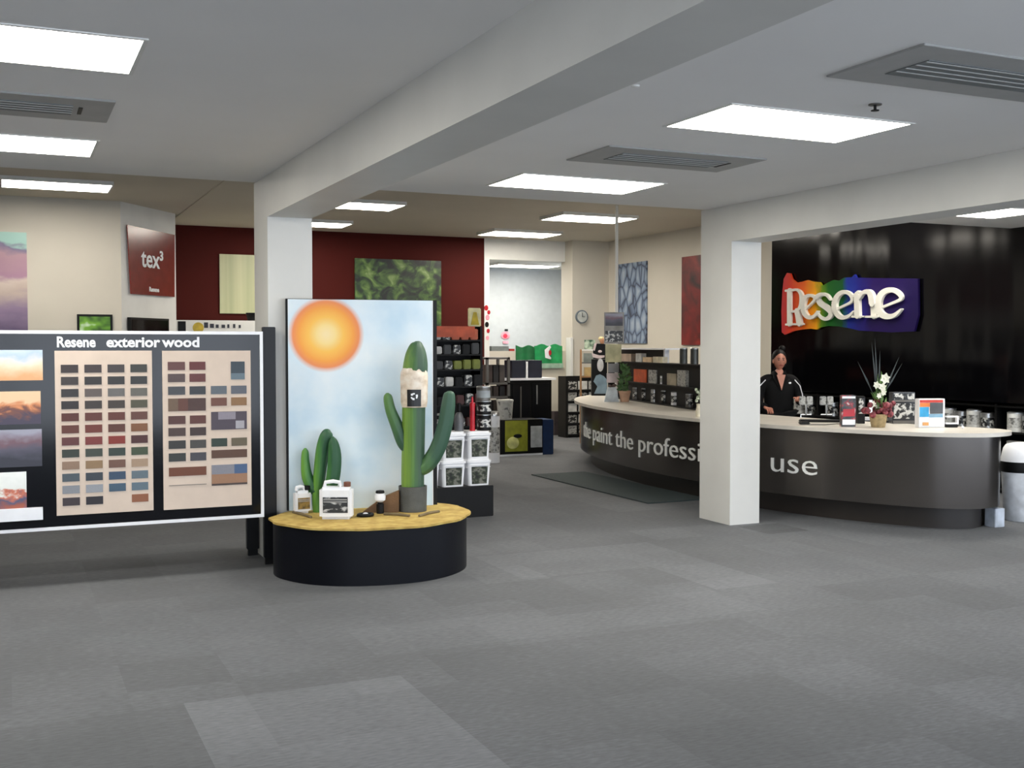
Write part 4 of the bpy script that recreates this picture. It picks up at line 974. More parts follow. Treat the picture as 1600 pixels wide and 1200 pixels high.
k = 0
for z in (0.05, 0.38, 0.70):
    y = 6.15
    while y < 12.85:
        vis = proj((10.2, y, z + .1))[0]
        if min(abs(y - u) for u in (6.0, 7.5, 9.0, 10.5, 12.0, 12.9)) > 0.12 and (z > .6 or 1530 < vis < 1640) and vis < 1640 and not (z == .38 and y > 12.2):
            src, nm_ = ((proto2, 'white tin with pale label') if (k * 7) % 5 < 2 else (proto, 'steel tin with dark label'))
            tn_ = {0.05: 'bottom', 0.38: 'middle', 0.70: 'top'}[z]; wh = 'above the bin' if vis > 1480 else ('beyond the flowers' if vis > 1350 else 'beyond the screens')
            dup(src, (10.13, y, z + .001), label=f'small {nm_} on the {tn_} wall shelf, {wh}', group=f'{nm_}s on the {tn_} wall shelf {wh}')
        k += 1; y += 0.19 if y < 9.6 else (0.225 if R.random() < .7 else 0.45)
for src in (proto, proto2):
    for ch in [o for o in COL.objects if o.parent is src]: bpy.data.objects.remove(ch)
    bpy.data.objects.remove(src)

# ------------------------------------------------------------------ things on the counter, near half
def card(px, py, w, h, m, name, label, cat, th=0.02, lean=0.0, rz=None, z=CT, parts=None):
    p = PZ(px, py, z); t = thing(name, label, cat, (p.x, p.y, z), -YAW if rz is None else rz)
    MB().box(-w/2, w/2, 0, th, 0, h, bev=0.003).done('body', m, t)
    return t
# flower basket
q = PZ(1378, 668, CT)
fb = thing('flower_basket', 'arrangement of white lilies and pink blooms in a straw basket on the counter', 'flowers', (q.x, q.y + .05, CT), -YAW)
MB().lathe([(0.062, 0), (0.085, 0.12), (0.088, 0.125), (0.075, 0.125), (0.07, 0.09), (0, 0.09)], n=20).done('basket', M('straw_basket', (158, 138, 100), .8, bump=.5, scale=30), fb)
m_pink = pic('pink_wrap', [(0.3, (60, 14, 20)), (0.5, (112, 36, 46)), (0.7, (170, 90, 96))], (30, 30, 30), rough=.5)
mb = MB()
for i in range(26):
    a_ = R.uniform(0, 2 * pi); r_ = R.uniform(0.02, 0.13); mb.ball((r_ * math.cos(a_) * 1.1, r_ * math.sin(a_) * .6, 0.14 + R.uniform(0, .13) - r_ * .3), R.uniform(.02, .036), n=8)
mb.done('pink_blooms', m_pink, fb)
m_green = M('leaf_green', (84, 116, 58), .5); mb = MB(); 
def leaf(mb, p0, p1, w, mi=0):
    p0, p1 = Vector(p0), Vector(p1); d = (p1 - p0); s_ = d.cross(Vector((0, 1, 0))).normalized() * w; mid = p0 + d * .45 + Vector((0, -.01, 0)); e = Vector((0, .003, 0))
    mb.raw([p0, mid + s_, p1, mid - s_, p0 + e, mid + s_ + e, p1 + e, mid - s_ + e], [(0, 1, 2, 3), (7, 6, 5, 4), (0, 1, 5, 4), (1, 2, 6, 5), (2, 3, 7, 6), (3, 0, 4, 7)], mi)
for i in range(26):
    x = R.uniform(-.02, .12); z = R.uniform(.22, .45); a_ = R.uniform(-1, 1.6); l_ = R.uniform(.05, .09)
    leaf(mb, (x * .5, R.uniform(-.05, .05), z - .03), (x * .5 + l_ * math.sin(a_), R.uniform(-.05, .05), z + l_ * math.cos(a_)), .014)
mb.done('leaves', m_green, fb)
mb = MB()
for x0, z0, x1, z1 in ((0, .1, -.02, .40), (0, .1, .03, .45), (.02, .1, -.03, .40), (0, .1, -.05, .25), (.03, .1, .05, .42)):
    mb.tube([(x0, 0, z0), ((x0 + x1) / 2, 0.01, (z0 + z1) / 2), (x1, 0, z1)], .004, 6)
mb.done('stems', m_green, fb)
for x, z, s_ in ((0.045, .46, .05), (-.035, .40, .035), (.02, .38, .04), (-.01, .30, .028), (.03, .33, .03), (-.065, .22, .03)):
    mb = MB()
    for k in range(6):
        a_ = k * pi / 3 + .3; leaf(mb, (x, -.03, z), (x + s_ * math.cos(a_), -.055, z + s_ * 1.15 * math.sin(a_)), s_ * .42)
    mb.ball((x, -.035, z), s_ * .35, n=8); mb.done('lily', M('lily_white', (236, 232, 214), .5), fb)
mb = MB()
for x1, z1 in ((-.06, .80), (-.03, .84), (0.02, .72), (-.19, .62), (.20, .66), (.23, .60)):
    leaf(mb, (x1 * .2, .02, .3), (x1, .03, z1), .008)
mb.done('grass_blades', M('grey_green_leaf', (38, 46, 46), .5), fb)
MB().box(-.105, -.075, -.06, -.05, .14, .26).done('tag', m_plastic, fb)
# picture packaging boxes on counter
p_disp = pic('dark_pack_print', [(0.3, (18, 18, 20)), (0.48, (60, 64, 66)), (0.58, (150, 30, 44)), (0.66, (200, 200, 196)), (0.8, (40, 46, 48))], (12, 12, 16), detail=4)
t = card(1326, 667, 0.135, 0.30, p_disp, 'counter_display_box', 'tall dark printed packet with red panel on the counter left of the flowers', 'display box', th=.07)
MB().box(-.06, .06, -.006, -.001, .02, .07).done('label', m_plastic, t); MB().box(-.055, .055, -.006, -.001, .10, .17).done('label', m_redp, t); MB().box(-.065, .06, -.006, -.001, .27, .29).done('label', m_plastic, t)
t = card(1346, 662, 0.07, 0.27, m_black, 'leaflet_holder', 'narrow black leaflet holder beside the tall dark packet', 'leaflet holder', th=.08)
MB().box(-.03, .03, -.008, -.001, .10, .25).done('leaflet', p_dark, t)
t = card(1412, 662, 0.22, 0.31, M('smoky_grey', (52, 54, 58), .25), 'brochure_rack', 'smoky grey brochure rack on the counter between flowers and leaflet stand', 'brochure rack', th=.12)
MB().box(-.105, .105, -.012, -.001, .215, .235).done('ledge', m_grey, t); MB().box(-.105, .105, -.014, -.001, .0, .03).done('ledge', m_grey, t)
MB().box(-.1, -.005, -.008, -.001, .24, .30).done('brochure', p_dark, t); MB().box(.005, .1, -.008, -.001, .24, .30).done('brochure', p_dark, t); MB().box(-.1, .1, -.008, -.001, .05, .20).done('brochure', p_dark, t)
t = thing('leaflet_stand', 'white leaflet stand with orange, blue and white printed leaflet on the counter', 'leaflet stand', PZ(1455, 668, CT), -YAW + .12)
MB().box(-.125, .135, 0, .08, 0, .27, bev=.004).done('body', m_plastic, t)
lf = MB().box(-.125, .115, -.006, -.001, .005, .265).done('leaflet', M('leaflet_white', (226, 228, 230), .4), t)
def lp(x0, x1, z0, z1, c, nm): MB().box(x0, x1, -.009, -.0065, z0, z1).done('print', M(nm, c, .45), lf)
lp(-.12, .11, .235, .26, (190, 52, 34), 'print_red'); lp(-.12, -.02, .195, .233, (216, 116, 44), 'print_orange'); lp(-.12, -.03, .10, .193, (40, 150, 200), 'print_blue'); lp(-.018, .11, .13, .233, (70, 72, 76), 'print_char'); lp(-.028, .11, .095, .128, (120, 160, 185), 'print_pale_blue'); lp(-.09, -.03, .02, .05, (222, 160, 90), 'print_peach')
q = PZ(1488, 668, CT); t = thing('tape_dispenser', 'small white and black tape dispenser on the counter near its end', 'tape dispenser', q, -YAW)
MB().box(-.06, .06, 0, .06, 0, .03, bev=.008).done('base', m_black, t)
mb = MB(); mb.box(-.06, .06, .0, .05, .031, .045); mb.box(-.05, .06, .0, .05, .095, .108); mb.box(.045, .06, 0, .05, .045, .095); mb.done('frame', m_plastic, t)
q = PZ(1504, 670, CT); tag(MB().ball((q.x, q.y, CT + .014), .014).done('bell_button', m_plastic), 'tiny white knob on the counter beside the tape dispenser', 'knob')
q = PZ(1257, 664, CT); tag(MB().box(-.05, .05, 0, .1, 0, .025, bev=.01).done('card_reader', m_black, None, (q.x + .03, q.y + .02, CT), -YAW), 'small black card reader near the counter edge', 'card reader')
q = PZ(1282, 660, CT); t = thing('keyboard', 'low black keyboard lying on the counter', 'keyboard', (q.x, q.y, CT), -YAW - .15)
MB().box(-.2, .2, 0, .13, 0, .018, bev=.004).done('case', m_black, t); MB().box(-.19, .19, .01, .12, .019, .024).done('keys', m_satin, t)
q = PZ(1300, 664, CT); tag(MB().tube([(q.x - .3, q.y + .1, CT + .006), (q.x - .1, q.y - .02, CT + .006), (q.x + .1, q.y + .05, CT + .006), (q.x + .25, q.y - .05, CT + .006)], .005, 6).done('pale_cable', m_grey), 'thin grey cable trailing over the counter', 'cable')
for px, nm in ((1273, 'nearer the person'), (1306, 'nearer the flowers')):
    q = PZ(px, 652, CT); q = q + _h * .35
    t = thing('counter_screen', f'small grey backed screen on a stand behind the counter edge, {nm}', 'screen', (q.x, q.y, CT), -YAW)
    mb = MB(); mb.box(-.075, -.005, 0, .02, .11, .21, bev=.008); mb.box(.005, .075, 0, .02, .11, .21, bev=.008); mb.done('panel', p_pale, t)
    mb = MB(); mb.tube([(0, .01, .005), (0, .01, .12)], .012, 8); mb.tube([(-.06, .01, .006), (.06, .01, .006)], .008, 8); mb.done('stand', m_steel, t)
q = PZ(1352, 657, CT); tag(MB().box(-.07, .07, 0, .12, 0, .03, bev=.003).done('paper_stack', m_plastic, None, (q.x, q.y, CT), -YAW), 'white block of paper behind the flower basket', 'paper block')

# ------------------------------------------------------------------ far half of the counter
def slab_item(px, py, back=0.0):
    q = PZ(px, py, CT); return q + _h * back
q = PZ(956, 628, CT); t = thing('carrier_bag', 'pale blue white gift bag with a dark bow on the far end of the counter', 'bag', (q.x, q.y, CT), -YAW)
m_pb = M('pale_blue_bag', (198, 208, 214), .5)
MB().raw([(-.1, 0, 0), (.1, 0, 0), (.1, .09, 0), (-.1, .09, 0), (-.055, .02, .2), (.06, .02, .2), (.06, .07, .2), (-.055, .07, .2)], [(0, 3, 2, 1), (4, 5, 6, 7), (0, 1, 5, 4), (1, 2, 6, 5), (2, 3, 7, 6), (3, 0, 4, 7)]).done('body', m_pb, t)
MB().ball((-.02, .03, .215), .03, .02, .02).ball((.035, .03, .225), .03, .02, .022).done('bow', M('brown_bow', (84, 66, 60), .6), t)
q = slab_item(979, 628); t = thing('potted_plant', 'leafy green plant in a peach coloured pot on the counter', 'potted plant', (q.x, q.y + .05, CT), -YAW)
MB().lathe([(.058, 0), (.078, .12), (.084, .125), (.084, .15), (.07, .15), (.066, .12), (0, .12)], n=20).done('pot', M('peach_pot', (196, 158, 132), .6), t)
mb = MB()
for i in range(60):
    z = R.uniform(.15, .5); x = R.uniform(-.08, .06) * (1 - (z - .15)); a_ = R.uniform(-1.8, 1.8); l_ = R.uniform(.06, .11)
    leaf(mb, (x * .6, R.uniform(-.04, .04), z - .03), (x * .6 + l_ * math.sin(a_), R.uniform(-.05, .05), z - .03 + l_ * math.cos(a_)), .02)
mb.done('leaves', M('plant_green', (66, 100, 52), .5), t)
MB().tube([(0, 0, .13), (.01, 0, .3), (0, 0, .48)], .006, 6).done('stem', m_green, t)
# leaflet tower with a picture of a salesperson
q = slab_item(937, 618, -0.05); t = thing('cardboard_display_figure', 'black cardboard display topped with a cut-out figure in a black shirt', 'display stand', (q.x, q.y, CT), -YAW)
MB().box(-.13, .11, 0, .1, 0, .56, bev=.003).done('body', m_black, t)
MB().ball((.005, -.004, .47), .05, .006, .10).done('picture', M('pale_face_print', (196, 196, 200), .5), t)
mb = MB(); mb.prism([(-.09, .03), (.10, .03), (.11, .24), (.06, .30), (0, .33), (-.06, .31), (-.10, .22), (-.04, .14)], -.008, -.001, axis='y'); mb.done('picture', M('pale_blue_print', (120, 144, 160), .5), t)
mb = MB(); mb.prism([(-.10, .563), (.10, .563), (.12, .78), (.05, .80), (-.05, .80), (-.11, .76)], 0.02, .035, axis='y'); mb.done('figure_shirt', m_black, t)
mb = MB(); mb.prism([(-.13, .66), (-.08, .64), (-.01, .62), (.07, .62), (.07, .59), (-.01, .57), (-.11, .59)], .008, .018, axis='y'); mb.prism([(-.09, .80), (-.05, .81), (-.08, .69), (-.11, .70)], .008, .018, axis='y'); mb.ball((.0, .012, .68), .03, .005, .02, n=10); mb.done('figure_arms', M('skin_print_pale', (214, 196, 196), .6), t)
MB().ball((.035, .027, .84), .038, .015, .05).done('figure_head', M('skin_print', (196, 140, 104), .6), t)
MB().ball((.02, .035, .875), .045, .02, .035).done('figure_hair', M('blond_hair_print', (220, 200, 150), .7), t)
# pole and hanging poster
q = PF(963, 600, 15.5); q.z = 0
tag(MB().lathe([(.022, CT), (.022, H2)], (q.x, q.y, 0), 12).done('service_pole', m_white), 'thin white pole rising from the counter to the rear ceiling', 'pole')
POLE = q.copy()
t = thing('pole_poster', 'dark two part photo poster fixed to the thin white pole', 'poster')
q2 = q - _h * .05; fd = (q2 - _O).dot(_h)
def facing(px0, py0, px1, py1, fd, th=.01):
    a, b_, c, d = PF(px0, py0, fd), PF(px1, py0, fd), PF(px1, py1, fd), PF(px0, py1, fd)
    k = _h * th; return [tuple(v) for v in (a, b_, c, d)] + [tuple(v + k) for v in (a, b_, c, d)]
FB = [(0, 1, 2, 3), (7, 6, 5, 4), (0, 1, 5, 4), (1, 2, 6, 5), (2, 3, 7, 6), (3, 0, 4, 7)]
MB().raw(facing(944, 488, 975, 537, fd), FB).done('backing', M('grey_mount', (140, 138, 134), .5), t)
MB().raw(facing(946, 490, 973, 509, fd - .006, .004), FB).done('print', p_dusk, t); MB().raw(facing(946, 517, 973, 534, fd - .006, .004), FB).done('print', p_dark, t)
t = thing('pole_notice', 'pale yellow notice sheet below the dark poster on the pole', 'notice')
MB().raw(facing(946, 538, 971, 566, fd), FB).done('sheet', M('pale_yellow_green', (176, 172, 136), .6), t)

t = thing('pole_leaflets', 'dark and white leaflet cards clipped to the pole above the gift bag', 'leaflets')
MB().raw(facing(950, 568, 967, 582, fd), FB).done('card', m_grey, t)
MB().raw(facing(948, 583, 968, 598, fd), FB).done('card', M('pack_pinkgrey', (190, 176, 176), .5), t)

# black display rack behind the counter, facing the shop, tins and packs on it
r0_, r1_ = Vector((8.10, 13.75, 0)), Vector((7.98, 12.35, 0))   # far end, near end
def rackpt(px, py, d=0.0):
    """point on the rack front under a sight line"""
    dd = (r1_ - r0_).normalized(); nn = Vector((-dd.y, dd.x, 0));
    if nn.x > 0: nn = -nn
    o = r0_ + nn * d; r_ = ray(px, py); den = r_.x * dd.y - r_.y * dd.x; t_ = (o.x * dd.y - o.y * dd.x) / den
    return Vector((r_.x * t_, r_.y * t_, EYE + r_.z * t_))
ux = -YAW
def rk_box(px0, px1, py0, py1, fd, depth, mb, mi=0): return mb.raw(facing(px0, py0, px1, py1, fd, depth), FB, mi)
FR = 0.0
def FL(px): return 16.5 + (px - 950) / 144 * (13.0 - 16.5)
def FZ(py, fd): return PF(1000, py, fd).z
def obox(mb, px0, px1, z0, z1, off, depth, line=False):
    fa_, fb_ = ((FL(px0) + off, FL(px1) + off) if line else (off, off))
    a, b_ = PF(px0, 600, fa_), PF(px1, 600, fb_)
    k = Vector((-(b_ - a).y, (b_ - a).x, 0)).normalized() * depth
    if k.dot(_h) < 0: k = -k
    vs = [(a.x, a.y, z0), (b_.x, b_.y, z0), (b_.x, b_.y, z1), (a.x, a.y, z1)]; vs += [(x + k.x, y + k.y, z) for x, y, z in vs]
    return mb.raw(vs, FB)
def cbox(mb, px0, px1, z0, z1, fd, depth): return obox(mb, px0, px1, z0, z1, fd, depth)
def rbox(px0, px1, z0, z1, off, depth): return obox(MB(), px0, px1, z0, z1, off, depth, True)
zt1, zt2, zm = 1.41, 1.595, 1.13
rr = thing('counter_display_rack', 'black tiered display rack of tins and packs standing on the far counter', 'display rack')
rbox(952, 1094, CT, zt1, .30, .02).done('back_panel', m_black, rr)
rbox(968, 1036, zt1, zt2, .30, .02).done('back_panel', m_black, rr)
rbox(966, 1039, zt2, zt2 + .02, .02, .28).done('top_shelf', m_plastic, rr)
rbox(1036.5, 1038.5, zt1 + .012, zt2, .2, .06).done('side_panel', m_plastic, rr)
rbox(952, 1094, zt1, zt1 + .012, .02, .25).done('shelf', m_black, rr)
rbox(952, 1094, zm, zm + .012, .02, .25).done('shelf', m_black, rr)
rbox(952, 1094, CT, CT + .012, .02, .25).done('shelf', m_black, rr)
rbox(950, 952, CT, zt1, .02, .25).done('side_panel', m_black, rr); rbox(1094, 1097, CT, zt1, .02, .25).done('side_panel', m_black, rr)
rbox(1094 - 54, 1094, zm + .012 + .005, zt1 - .002, .22, .02).done('back_panel', m_black, rr)
def pack(px0, px1, z0, h, m, label, depth=.07, name='product_pack', cat='pack'):
    tag(rbox(px0, px1, z0 + .002, z0 + h, .06, depth).done(name, m), label, cat)
zz = zt1 + .012
pack(969, 986, zz, .11, M('pack_beige', (176, 156, 140), .5), 'beige pack on the upper tier of the counter rack')
pack(993, 1002, zz, .12, pk[2], 'small white pack on the upper tier of the counter rack')
pack(1004, 1018, zz, .07, M('pack_tan', (214, 186, 150), .5), 'tan pack on the upper tier of the counter rack')
pack(1020, 1035, zz, .08, M('pack_cream', (216, 206, 180), .5), 'cream pack at the end of the upper tier of the counter rack')
zz = zm + .012
pack(990, 1009, zz, .18, M('pack_rust', (196, 92, 56), .5), 'orange square pack on the middle tier of the counter rack')
pack(1013, 1025, zz, .18, p_pale, 'grey patterned pack on the middle tier of the counter rack')
pack(1042, 1056, zz, .15, M('pack_stone', (160, 150, 130), .5), 'stone coloured pack on the middle tier of the counter rack')
pack(1058, 1071, zz, .20, p_pale, 'white and grey printed pack on the middle tier, nearest the column')
def rtin(px, z, r, h, mb_, ml, label, off=.15):
    q = PF(px, 600, FL(px) + off); return can(q.x, q.y, z + .002, r, h, mb_, ml, label, 'sample_tin', 'tin')
rtin(1035, zz, .03, .11, m_plastic, p_pale, 'small white tin on the middle tier beside the stone coloured pack')
zz = CT + .012
for px, m_, c_l in ((994, m_grey, 'grey tin on the lowest tier beside the potted plant'), (1008, m_black, 'dark tin with pale print on the lowest tier of the counter rack'), (1023, m_steel, 'silver tin on the lowest tier below the grey patterned pack'), (1039, m_black, 'black tin on the lowest tier of the counter rack'), (1055, m_plastic, 'white tin on the lowest tier below the stone coloured pack'), (1078, m_grey, 'grey white tin on the lowest tier nearest the column')):
    rtin(px, zz, .052, .17, m_, p_dark, c_l)
for px in (1068, 1085):
    q = PF(px, 560, FL(px) + .15); can(q.x, q.y, zt1 + .014, .048, .2, M('gunmetal', (70, 72, 70), .35, metal=.5), m_grey, 'dark grey metal tin on top of the counter rack, ' + ('farther from the column' if px == 1068 else 'closest to the column'), 'tall_tin', 'tin', band=False)
# cup of flowers by the column
q = slab_item(1091, 651); t = thing('small_vase', 'slim cream vase with small green and white flowers beside the column', 'vase', (q.x, q.y, CT), -YAW)
MB().lathe([(.025, 0), (.03, .06), (.018, .11), (.022, .14)], n=16).done('vase_body', M('cream_vase', (214, 206, 184), .4), t)
mb = MB()
for i in range(12): mb.ball((R.uniform(-.035, .035), R.uniform(-.03, .03), .16 + i * .012), .018, n=8)
mb.done('flowers', pic('green_white_bloom', [(.4, (70, 110, 60)), (.55, (214, 220, 200))], (40, 40, 40)), t)
# side rack beside white jamb
ry = 17.6; rx0, rx1 = PY(884, 600, ry).x, PY(940, 600, ry).x; rz_ = PY(900, 588, ry).z
t = thing('magazine_rack', 'black magazine rack against the beige wall beyond the counter end', 'rack', (rx0, ry, 0)); RW = rx1 - rx0
MB().box(0, RW, .25, .3, 0, rz_).done('back_panel', m_black, t)
MB().box(0, .05, 0, .249, 0, rz_).done('side_panel', m_black, t); MB().box(RW - .05, RW, 0, .249, 0, rz_).done('side_panel', m_black, t)
for i in range(5):
    z = .06 + i * .2; MB().box(.05, RW - .05, 0, .25, z - .03, z).done('shelf', m_black, t)
    for j in range(3):
        tag(MB().box(0, RW * .24, 0, .02, 0, .15).done('magazine', [p_pale, p_dark, pk[2]][(i + j) % 3], None, (rx0 + .08 + j * RW * .29, ry + .06, z)),
            f"magazine on the {['lowest', 'second', 'middle', 'fourth', 'top'][i]} tier of the black magazine rack, {['by the white jamb', 'in the middle', 'towards the counter'][j]}", 'magazine', 'magazines in the black rack')
# small brochures shelf unit on side wall
t = thing('sample_shelf', 'small glass and timber sample shelf behind the cardboard figure', 'shelf'); fs_ = 18.6
cbox(MB(), 908, 932, FZ(590, fs_), FZ(588, fs_), fs_, .2).done('shelf', M('timber', (150, 110, 70), .6), t)
cbox(MB(), 908, 932, FZ(568, fs_), FZ(566, fs_), fs_, .2).done('shelf', m_grey, t)
cbox(MB(), 908, 932, FZ(548, fs_), FZ(546, fs_), fs_, .2).done('shelf', m_white, t)
cbox(MB(), 907, 909, 0, FZ(546, fs_), fs_, .2).done('side', M('timber', (150, 110, 70), .6), t); cbox(MB(), 931, 933, 0, FZ(546, fs_), fs_, .2).done('side', m_grey, t)
tag(cbox(MB(), 913, 930, FZ(545.8, fs_), FZ(531, fs_), fs_ + .02, .02).done('green_card', pic('green_card_print', [(.4, (30, 80, 50)), (.6, (190, 205, 180))], (12, 12, 12), detail=1)), 'green and white printed card on top of the small sample shelf', 'card')
tag(cbox(MB(), 912, 928, FZ(565.8, fs_), FZ(552, fs_), fs_ + .04, .1).done('clear_box', M('grey_green_plastic', (124, 130, 122), .3)), 'grey box on the upper level of the small sample shelf', 'box')
tag(cbox(MB(), 913, 926, FZ(587.8, fs_), FZ(574, fs_), fs_ + .04, .1).done('timber_sample', M('timber_pale', (176, 150, 100), .6)), 'pale timber sample on the lower level of the small sample shelf', 'sample')

# ------------------------------------------------------------------ person behind the counter
pp = PF(1217, 600, 13.0)
pr = thing('person', 'person in black jacket with white piping, dark hair in a bun, behind the counter', 'person', (pp.x, pp.y, 0), -YAW)
# local frame: x to the picture's right, y away from camera, faces -y
K = 1.0
m_skin = M('skin', (176, 118, 98), .5, var=.05, scale=6); m_hair = M('dark_hair', (12, 9, 9), .6, var=.2, scale=40, spec=.2); m_jkt = M('black_jacket', (10, 10, 12), .8, spec=.2)
mb = MB()
V = [((0, 0, .86), .10), ((0, 0, 1.0), .09), ((0, 0, 1.16), .09), ((0, 0, 1.27), .06), ((0, -.005, 1.33), .052), ((0, -.01, 1.39), .05),
     ((-.12, 0, 1.25), .045), ((-.175, 0, 1.20), .045), ((-.21, .01, 1.08), .045), ((-.225, -.04, .96), .036), ((-.2, -.16, .93), .028),
     ((.12, 0, 1.25), .045), ((.175, 0, 1.20), .045), ((.22, .01, 1.08), .045), ((.235, -.03, .99), .038), ((.20, -.18, 1.03), .03), ((.185, -.22, 1.045), .024),
     ((-.085, 0, .80), .085), ((-.09, 0, .45), .06), ((-.09, .01, .09), .04), ((.085, 0, .80), .085), ((.09, 0, .45), .06), ((.09, .01, .09), .04), ((-.09, -.12, .04), .035), ((.09, -.12, .04), .035)]
E_ = [(0, 1), (1, 2), (2, 3), (3, 4), (4, 5), (3, 6), (6, 7), (7, 8), (8, 9), (9, 10), (3, 11), (11, 12), (12, 13), (13, 14), (14, 15), (15, 16), (0, 17), (17, 18), (18, 19), (0, 20), (20, 21), (21, 22), (19, 23), (22, 24)]
skin_bm(mb, V, E_, 0, 1)
# head, turned slightly down
def head(mb, c):
    vs = []; fs = []; n, m_ = 20, 14
    for i in range(m_ + 1):
        ph = pi * i / m_; z = -math.cos(ph); r_ = max(1e-4, math.sin(ph))
        for k_ in range(n):
            a_ = 2 * pi * k_ / n; x, y = r_ * math.cos(a_), r_ * math.sin(a_)
            jaw = 1 - .28 * max(0, -z) ** 1.2
            X_, Y_, Z_ = x * .072 * jaw, y * .09 * (1 - .12 * max(0, -z)), z * .112
            f_ = max(0, -y)
            if f_ > .3 and abs(x) < .5:
                X_, Y_ = X_, Y_ - .016 * math.exp(-((x / .18) ** 2)) * math.exp(-(((z + .12) / .16) ** 2))      # nose
                Y_ += .008 * math.exp(-(((abs(x) - .34) / .16) ** 2)) * math.exp(-(((z - .08) / .12) ** 2))    # eye sockets
                Y_ -= .006 * math.exp(-((x / .3) ** 2)) * math.exp(-(((z + .5) / .1) ** 2))                      # lips
            vs.append((c[0] + X_, c[1] + Y_, c[2] + Z_))
    for i in range(m_):
        for k_ in range(n): fs.append([i * n + k_, i * n + (k_ + 1) % n, (i + 1) * n + (k_ + 1) % n, (i + 1) * n + k_])
    mb.raw(vs, fs, 0, True)
HC = (0, -.02, 1.475)
head(mb, HC)
mb.ball((HC[0] - .071, HC[1] + .005, HC[2] - .01), .012, .02, .028, n=8); mb.ball((HC[0] + .071, HC[1] + .005, HC[2] - .01), .012, .02, .028, n=8)
# hands: palm and five fingers, right one raised
def hand(mb, w, d, up, s_):
    w, d, up = Vector(w), Vector(d).normalized(), Vector(up).normalized(); sd = d.cross(up)
    vv = [(tuple(w), .024), (tuple(w + d * .045), (.034, .018)), (tuple(w + d * .08), (.034, .016))]; ee = [(0, 1), (1, 2)]
    skin_bm(mb, vv, ee, 0, 1)
    for i, l_ in enumerate((.066, .074, .07, .055)):
        b0 = w + d * .08 + sd * (s_ * (.03 - .02 * i)); b1 = b0 + d * l_ * .5 - up * .008; b2_ = b1 + d * l_ * .3 - up * .026; b3_ = b2_ - up * .018 - d * .004
        skin_bm(mb, [(tuple(b0 - d * .02), .009), (tuple(b1), .0085), (tuple(b2_), .008), (tuple(b3_), .007)], [(0, 1), (1, 2), (2, 3)], 0, 1)
    t0 = w + d * .025 + sd * s_ * .03; t1 = t0 + d * .03 + sd * s_ * .025; t2 = t1 + d * .028 - up * .01
    skin_bm(mb, [(tuple(t0), .011), (tuple(t1), .01), (tuple(t2), .008)], [(0, 1), (1, 2)], 0, 1)
hand(mb, (.185, -.22, 1.045), (-.35, -.9, .1), (0, 0, 1), 1)
hand(mb, (-.2, -.16, .93), (.3, -.9, -.1), (0, 0, 1), -1)
mb.done('body', m_skin, pr)
mb = MB()   # jacket: torso and sleeves, open in a v at the neck
rings = [(.82, .175, .125, .01), (.95, .168, .12, .01), (1.05, .17, .12, .01), (1.15, .182, .122, .01), (1.22, .19, .115, .012), (1.26, .165, .10, .02), (1.295, .115, .085, .025), (1.33, .078, .07, .025), (1.35, .07, .062, .025)]
n_ = 28; vs = []; fs = []
for z, rx, ry, cy0 in rings:
    for k in range(n_): a_ = 2 * pi * k / n_; vs.append((rx * math.cos(a_), cy0 + ry * math.sin(a_), z))
for i in range(len(rings) - 1):
    for k in range(n_): fs.append([i * n_ + k, i * n_ + (k + 1) % n_, (i + 1) * n_ + (k + 1) % n_, (i + 1) * n_ + k])
fs.append(list(range(n_))); mb.raw(vs, fs, 0, True)
for P_, r_ in (([(-.06, .012, 1.265), (-.13, .01, 1.245), (-.185, .01, 1.195), (-.222, .01, 1.08), (-.235, -.04, .965), (-.2, -.15, .94)], [.05, .07, .07, .058, .05, .042]), ([(.06, .012, 1.265), (.13, .01, 1.245), (.185, .01, 1.195), (.225, .01, 1.09), (.24, -.03, 1.0), (.205, -.17, 1.03)], [.05, .07, .07, .058, .05, .042])):
    Pq = catmull(P_, 5); rq = [v.x for v in catmull([Vector((v, 0, 0)) for v in r_], 5)]; mb.tube(Pq, rq, 14)
jk = mb.done('jacket', m_jkt, pr)
mb = MB()   # collar flaps
mb.raw([(-.005, -.135, 1.12), (-.085, -.105, 1.27), (-.06, -.04, 1.36), (-.035, -.07, 1.33), (-.02, -.115, 1.14), (-.09, -.085, 1.27), (-.068, -.02, 1.36), (-.035, -.05, 1.33)], FB)
mb.raw([(.005, -.135, 1.12), (.085, -.105, 1.27), (.06, -.04, 1.36), (.035, -.07, 1.33), (.02, -.115, 1.14), (.09, -.085, 1.27), (.068, -.02, 1.36), (.035, -.05, 1.33)], FB)
mb.done('collar', m_jkt, pr)
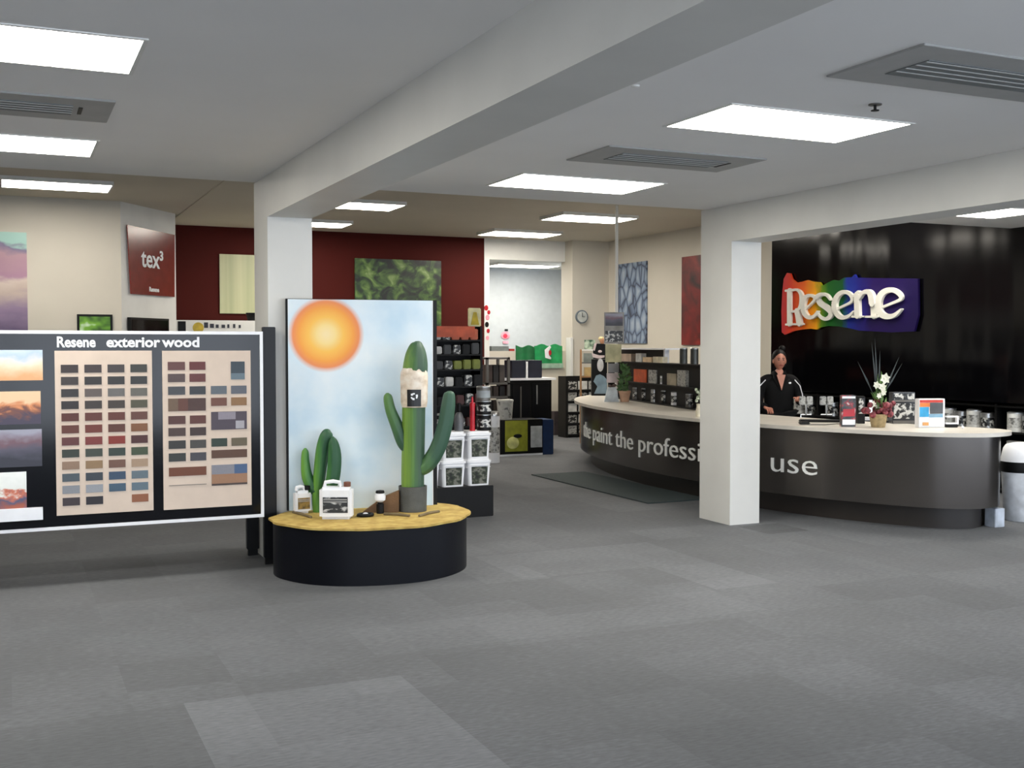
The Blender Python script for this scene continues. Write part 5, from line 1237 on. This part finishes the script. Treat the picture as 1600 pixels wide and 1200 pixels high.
MB().raw([(-.052, -.105, 1.31), (.052, -.105, 1.31), (0, -.14, 1.13), (-.048, -.02, 1.31), (.048, -.02, 1.31), (0, -.09, 1.13)], [(0, 1, 2), (5, 4, 3), (0, 1, 4, 3), (1, 2, 5, 4), (2, 0, 3, 5)]).done('neck_skin', m_skin, pr)
for s_ in (-1, 1):
    MB().tube([(s_ * .17, -.062, 1.25), (s_ * .235, -.05, 1.18), (s_ * .262, -.055, 1.08), (s_ * .265, -.09, .98), (s_ * .25, -.11, .9 if s_ < 0 else .95)], .006, 6).done('piping', m_plastic, jk)
MB().ball((.10, -.118, 1.215), .016, .006, .012, n=10).done('badge', m_plastic, jk)
skin_bm(mb := MB(), [((0, .01, .86), .155), ((-.085, 0, .80), .105), ((-.09, 0, .45), .075), ((-.09, .01, .08), .06), ((.085, 0, .80), .105), ((.09, 0, .45), .075), ((.09, .01, .08), .06)], [(0, 1), (1, 2), (2, 3), (0, 4), (4, 5), (5, 6)], 0, 1)
mb.done('trousers', m_jkt, pr)
mb = MB()   # hair cap and bun
mb.ball((HC[0], HC[1] + .022, HC[2] + .045), .081, .092, .088, n=18)
mb.ball((HC[0] + .045, HC[1] + .06, HC[2] + .14), .04, .04, .038, n=12)
mb.ball((HC[0] + .07, HC[1] + .03, HC[2] - .02), .018, .03, .06, n=10); mb.ball((HC[0] - .07, HC[1] + .035, HC[2]), .016, .03, .05, n=10)
mb.done('hair', m_hair, pr)
for s_ in (-1, 1):
    MB().ball((HC[0] + s_ * .026, HC[1] - .079, HC[2] + .008), .012, .006, .006, n=10).done('eye', M('eye_dark', (30, 22, 20), .3), pr)
    MB().tube([(HC[0] + s_ * .012, HC[1] - .084, HC[2] + .026), (HC[0] + s_ * .042, HC[1] - .076, HC[2] + .027)], .004, 6).done('eyebrow', m_hair, pr)
MB().tube([(HC[0] - .024, HC[1] - .083, HC[2] - .055), (HC[0], HC[1] - .094, HC[2] - .053), (HC[0] + .024, HC[1] - .083, HC[2] - .055)], [.004, .007, .004], 8).done('mouth', M('lips', (150, 66, 62), .4), pr)
MB().box(-.14, -.04, -.2, .08, 0, .07, bev=.02).done('shoe', m_black, pr); MB().box(.04, .14, -.2, .08, 0, .07, bev=.02).done('shoe', m_black, pr)
